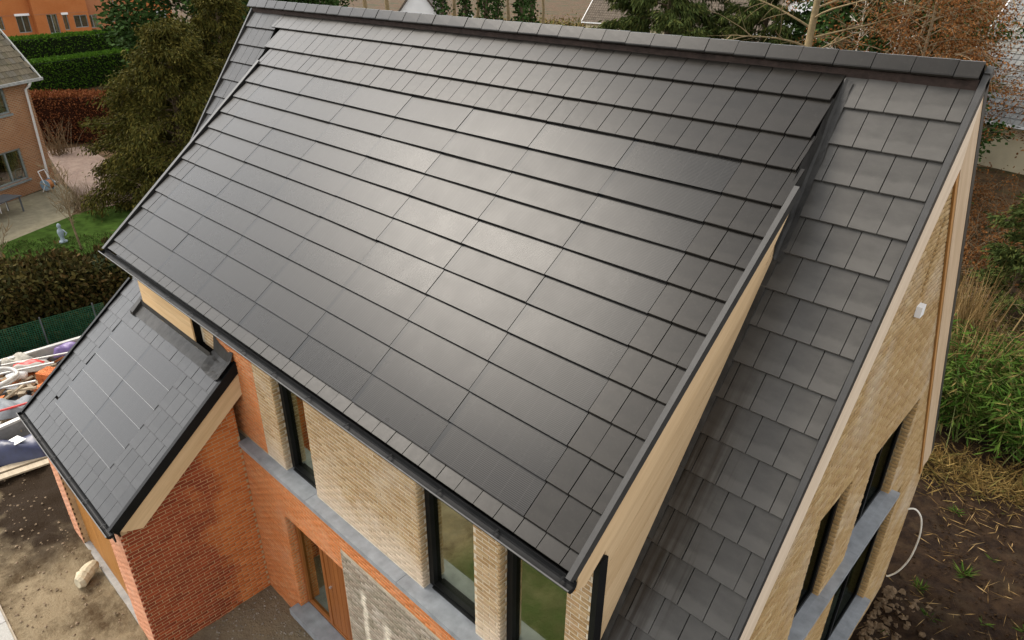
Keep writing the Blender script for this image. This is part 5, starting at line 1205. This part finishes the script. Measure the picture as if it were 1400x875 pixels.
# woodland behind: trunks with ivy, one by one
for i, (px_, dist, r_, ivy, lab) in enumerate(((604, 66, .22, 1, 'slim ivy clad trunk right beside the white gable'), (622, 80, .25, 0, 'bare brown trunk behind the pale post'), (636, 72, .28, 1, 'ivy clad trunk next to the pale post'), (652, 86, .25, 0, 'bare trunk in the middle of the wood'), (664, 70, .3, 1, 'thick ivy clad trunk left of the path'), (680, 84, .3, 1, 'broad ivy clad trunk in mid wood'), (694, 76, .22, 0, 'bare trunk between two ivy trunks'), (712, 68, .32, 1, 'thickest ivy clad trunk of the wood'), (726, 78, .26, 1, 'ivy clad trunk left of the bungalow roof'), (742, 88, .22, 0, 'rightmost bare trunk of the wood'), (500, 130, .4, 0, 'far bare trunk above the middle of the ridge'), (530, 120, .4, 0, 'far bare trunk left of the white gable'), (455, 125, .35, 0, 'far bare trunk above the left part of the ridge'), (410, 118, .4, 0, 'leftmost far bare trunk above the ridge'))):
    v = (right*((px_-700)/950.18)+down*((20-437.5)/950.18)+fwd); k_ = dist/math.hypot(v.x, v.y); p = CAM+v*k_
    t = tree('woodland_tree', lab, (p.x, p.y, 0), 15, 4.0, 12, 0, None, z0=.5, droop=-.2, up=.7, trunk_r=r_, shape='oval', twigs=3, bark=M['bark'] if ivy else M['bark_pale'], group='trees of the wood beyond the ridge')
    if ivy:
        n = 1300; a = rng.random(n)*2*pi; zz = rng.random(n)*12; rr = r_*1.1+rng.gamma(1.2, .16, n); leaf_cloud('ivy', np.c_[p.x+np.cos(a)*rr, p.y+np.sin(a)*rr, zz], rng.normal(0, 1, (n, 3)), .35, .25, M['l_ivy'], t)
# undergrowth under the wood
n = 22000; c0 = np.array([-70, 72.]); xy = c0+rng.normal(0, 1, (n, 2))*np.array([13, 11]); leaf_cloud('undergrowth', np.c_[xy, rng.random(n)*1.2], rng.normal(0, 1, (n, 3)), rng.uniform(.3, .7, n), .22, leaf_mat('undergrowth_leaves', G((.10, .10, .025), (.16, .10, .04), (.06, .08, .02))), kind='stuff')
tree('spruce_tree', 'broad dark green spruce with drooping branches behind the ridge', (-22.6, 31.4, 0), 13, 6.4, 64, 100000, M['l_spr'], z0=.16, droop=.55, up=.05, leafL=.36, leafW=.075, scat=.20, trunk_r=.34, leafdroop=1.1, shape='cone')
tree('spruce_tree', 'second spruce with thinner branches right of the broad one', (-17.2, 32.6, 0), 12, 4.6, 46, 46000, M['l_spr'], z0=.2, droop=.5, up=.05, leafL=.34, leafW=.075, scat=.18, trunk_r=.26, leafdroop=1.1, shape='cone')
tree('bare_tree', 'bare tree with a pale straight trunk rising over the ridge', (-9.75, 20.6, 0), 15, 4.0, 30, 0, None, z0=.32, droop=.25, up=.2, trunk_r=.24, shape='oval', bark=M['bark_pale'], twigs=9)
tree('ivy_tree', 'dark ivy covered tree right of the pale trunk', (-10.4, 26.6, 0), 13, 1.7, 40, 16000, M['l_ivy'], z0=.05, droop=.2, leafL=.26, leafW=.17, scat=.3, trunk_r=.35, shape='col', leafdroop=.4)
for x, y, h, s_, lab in ((-7.6, 24.2, 11.5, 4.2, 'rust brown leaved tree left of the slate house'), (-6.3, 22.6, 10.0, 2.6, 'thin rust brown leaved tree above the gable end of the ridge'), (-8.6, 30.2, 12, 4.2, 'rearmost rust brown leaved tree')):
    tree('beech_tree', lab, (x, y, 0), h, s_, 44, 12000, M['l_rust'], z0=.25, droop=.5, up=.25, leafL=.10, leafW=.065, scat=.26, trunk_r=.16, shape='oval', leafdroop=.8, bark=M['twig'], twigs=7)
tree('beech_tree', 'low rust leaved tree overhanging at the right edge', (-1.0, 23.4, 0), 7.6, 3.0, 22, 2600, M['l_rust'], z0=.45, droop=.5, up=.2, leafL=.12, leafW=.07, scat=.22, trunk_r=.13, shape='oval', leafdroop=.8, bark=M['bark'], twigs=8)
M['birch'] = simple('birch_bark', (.55, .50, .42), .8, .2, 0, .35, 5, .3)
for x, y, h, lab in ((-9.5, 25.0, 9.2, 'white stemmed birch left of the rust trees'), (-8.2, 25.4, 9.0, 'second white birch stem among the rust leaves')):
    tree('birch_tree', lab, (x, y, 0), h, 1.4, 14, 0, None, z0=.5, droop=.3, up=.7, trunk_r=.085, shape='oval', bark=M['birch'], twigs=4)
for x, y, h, s_, lab in ((-11.5, 36.5, 10.5, 4.6, 'dark evergreen backing the rust leaved trees on the left'), (-14.5, 41.0, 11, 5, 'dark evergreen between the white gable and the rust trees'), (-10.0, 33.5, 8.2, 3.0, 'dark evergreen left of the slate roof verge')):
    tree('evergreen_tree', lab, (x, y, 0), h, s_, 40, 15000, M['l_ivy'], z0=.1, droop=.3, leafL=.36, leafW=.16, scat=.45, trunk_r=.22, shape='oval', leafdroop=.4)
# dark shrubs at the foot of the rust trees
for x, y, lab in ((-9.3, 27.6, 'evergreen shrub under the rust leaved trees'), (-6.2, 27.4, 'evergreen shrub beside the slate house')):
    tree('evergreen_shrub', lab, (x, y, 0), 6.4, 2.4, 26, 9000, M['l_ivy'], cat='shrub', z0=.05, droop=.2, leafL=.22, leafW=.13, scat=.3, trunk_r=.12, shape='oval', leafdroop=.3)
print('tris', sum(len(o.data.loop_triangles) if False else sum(1 for _ in ()) for o in []), 'objects', len(bpy.data.objects))
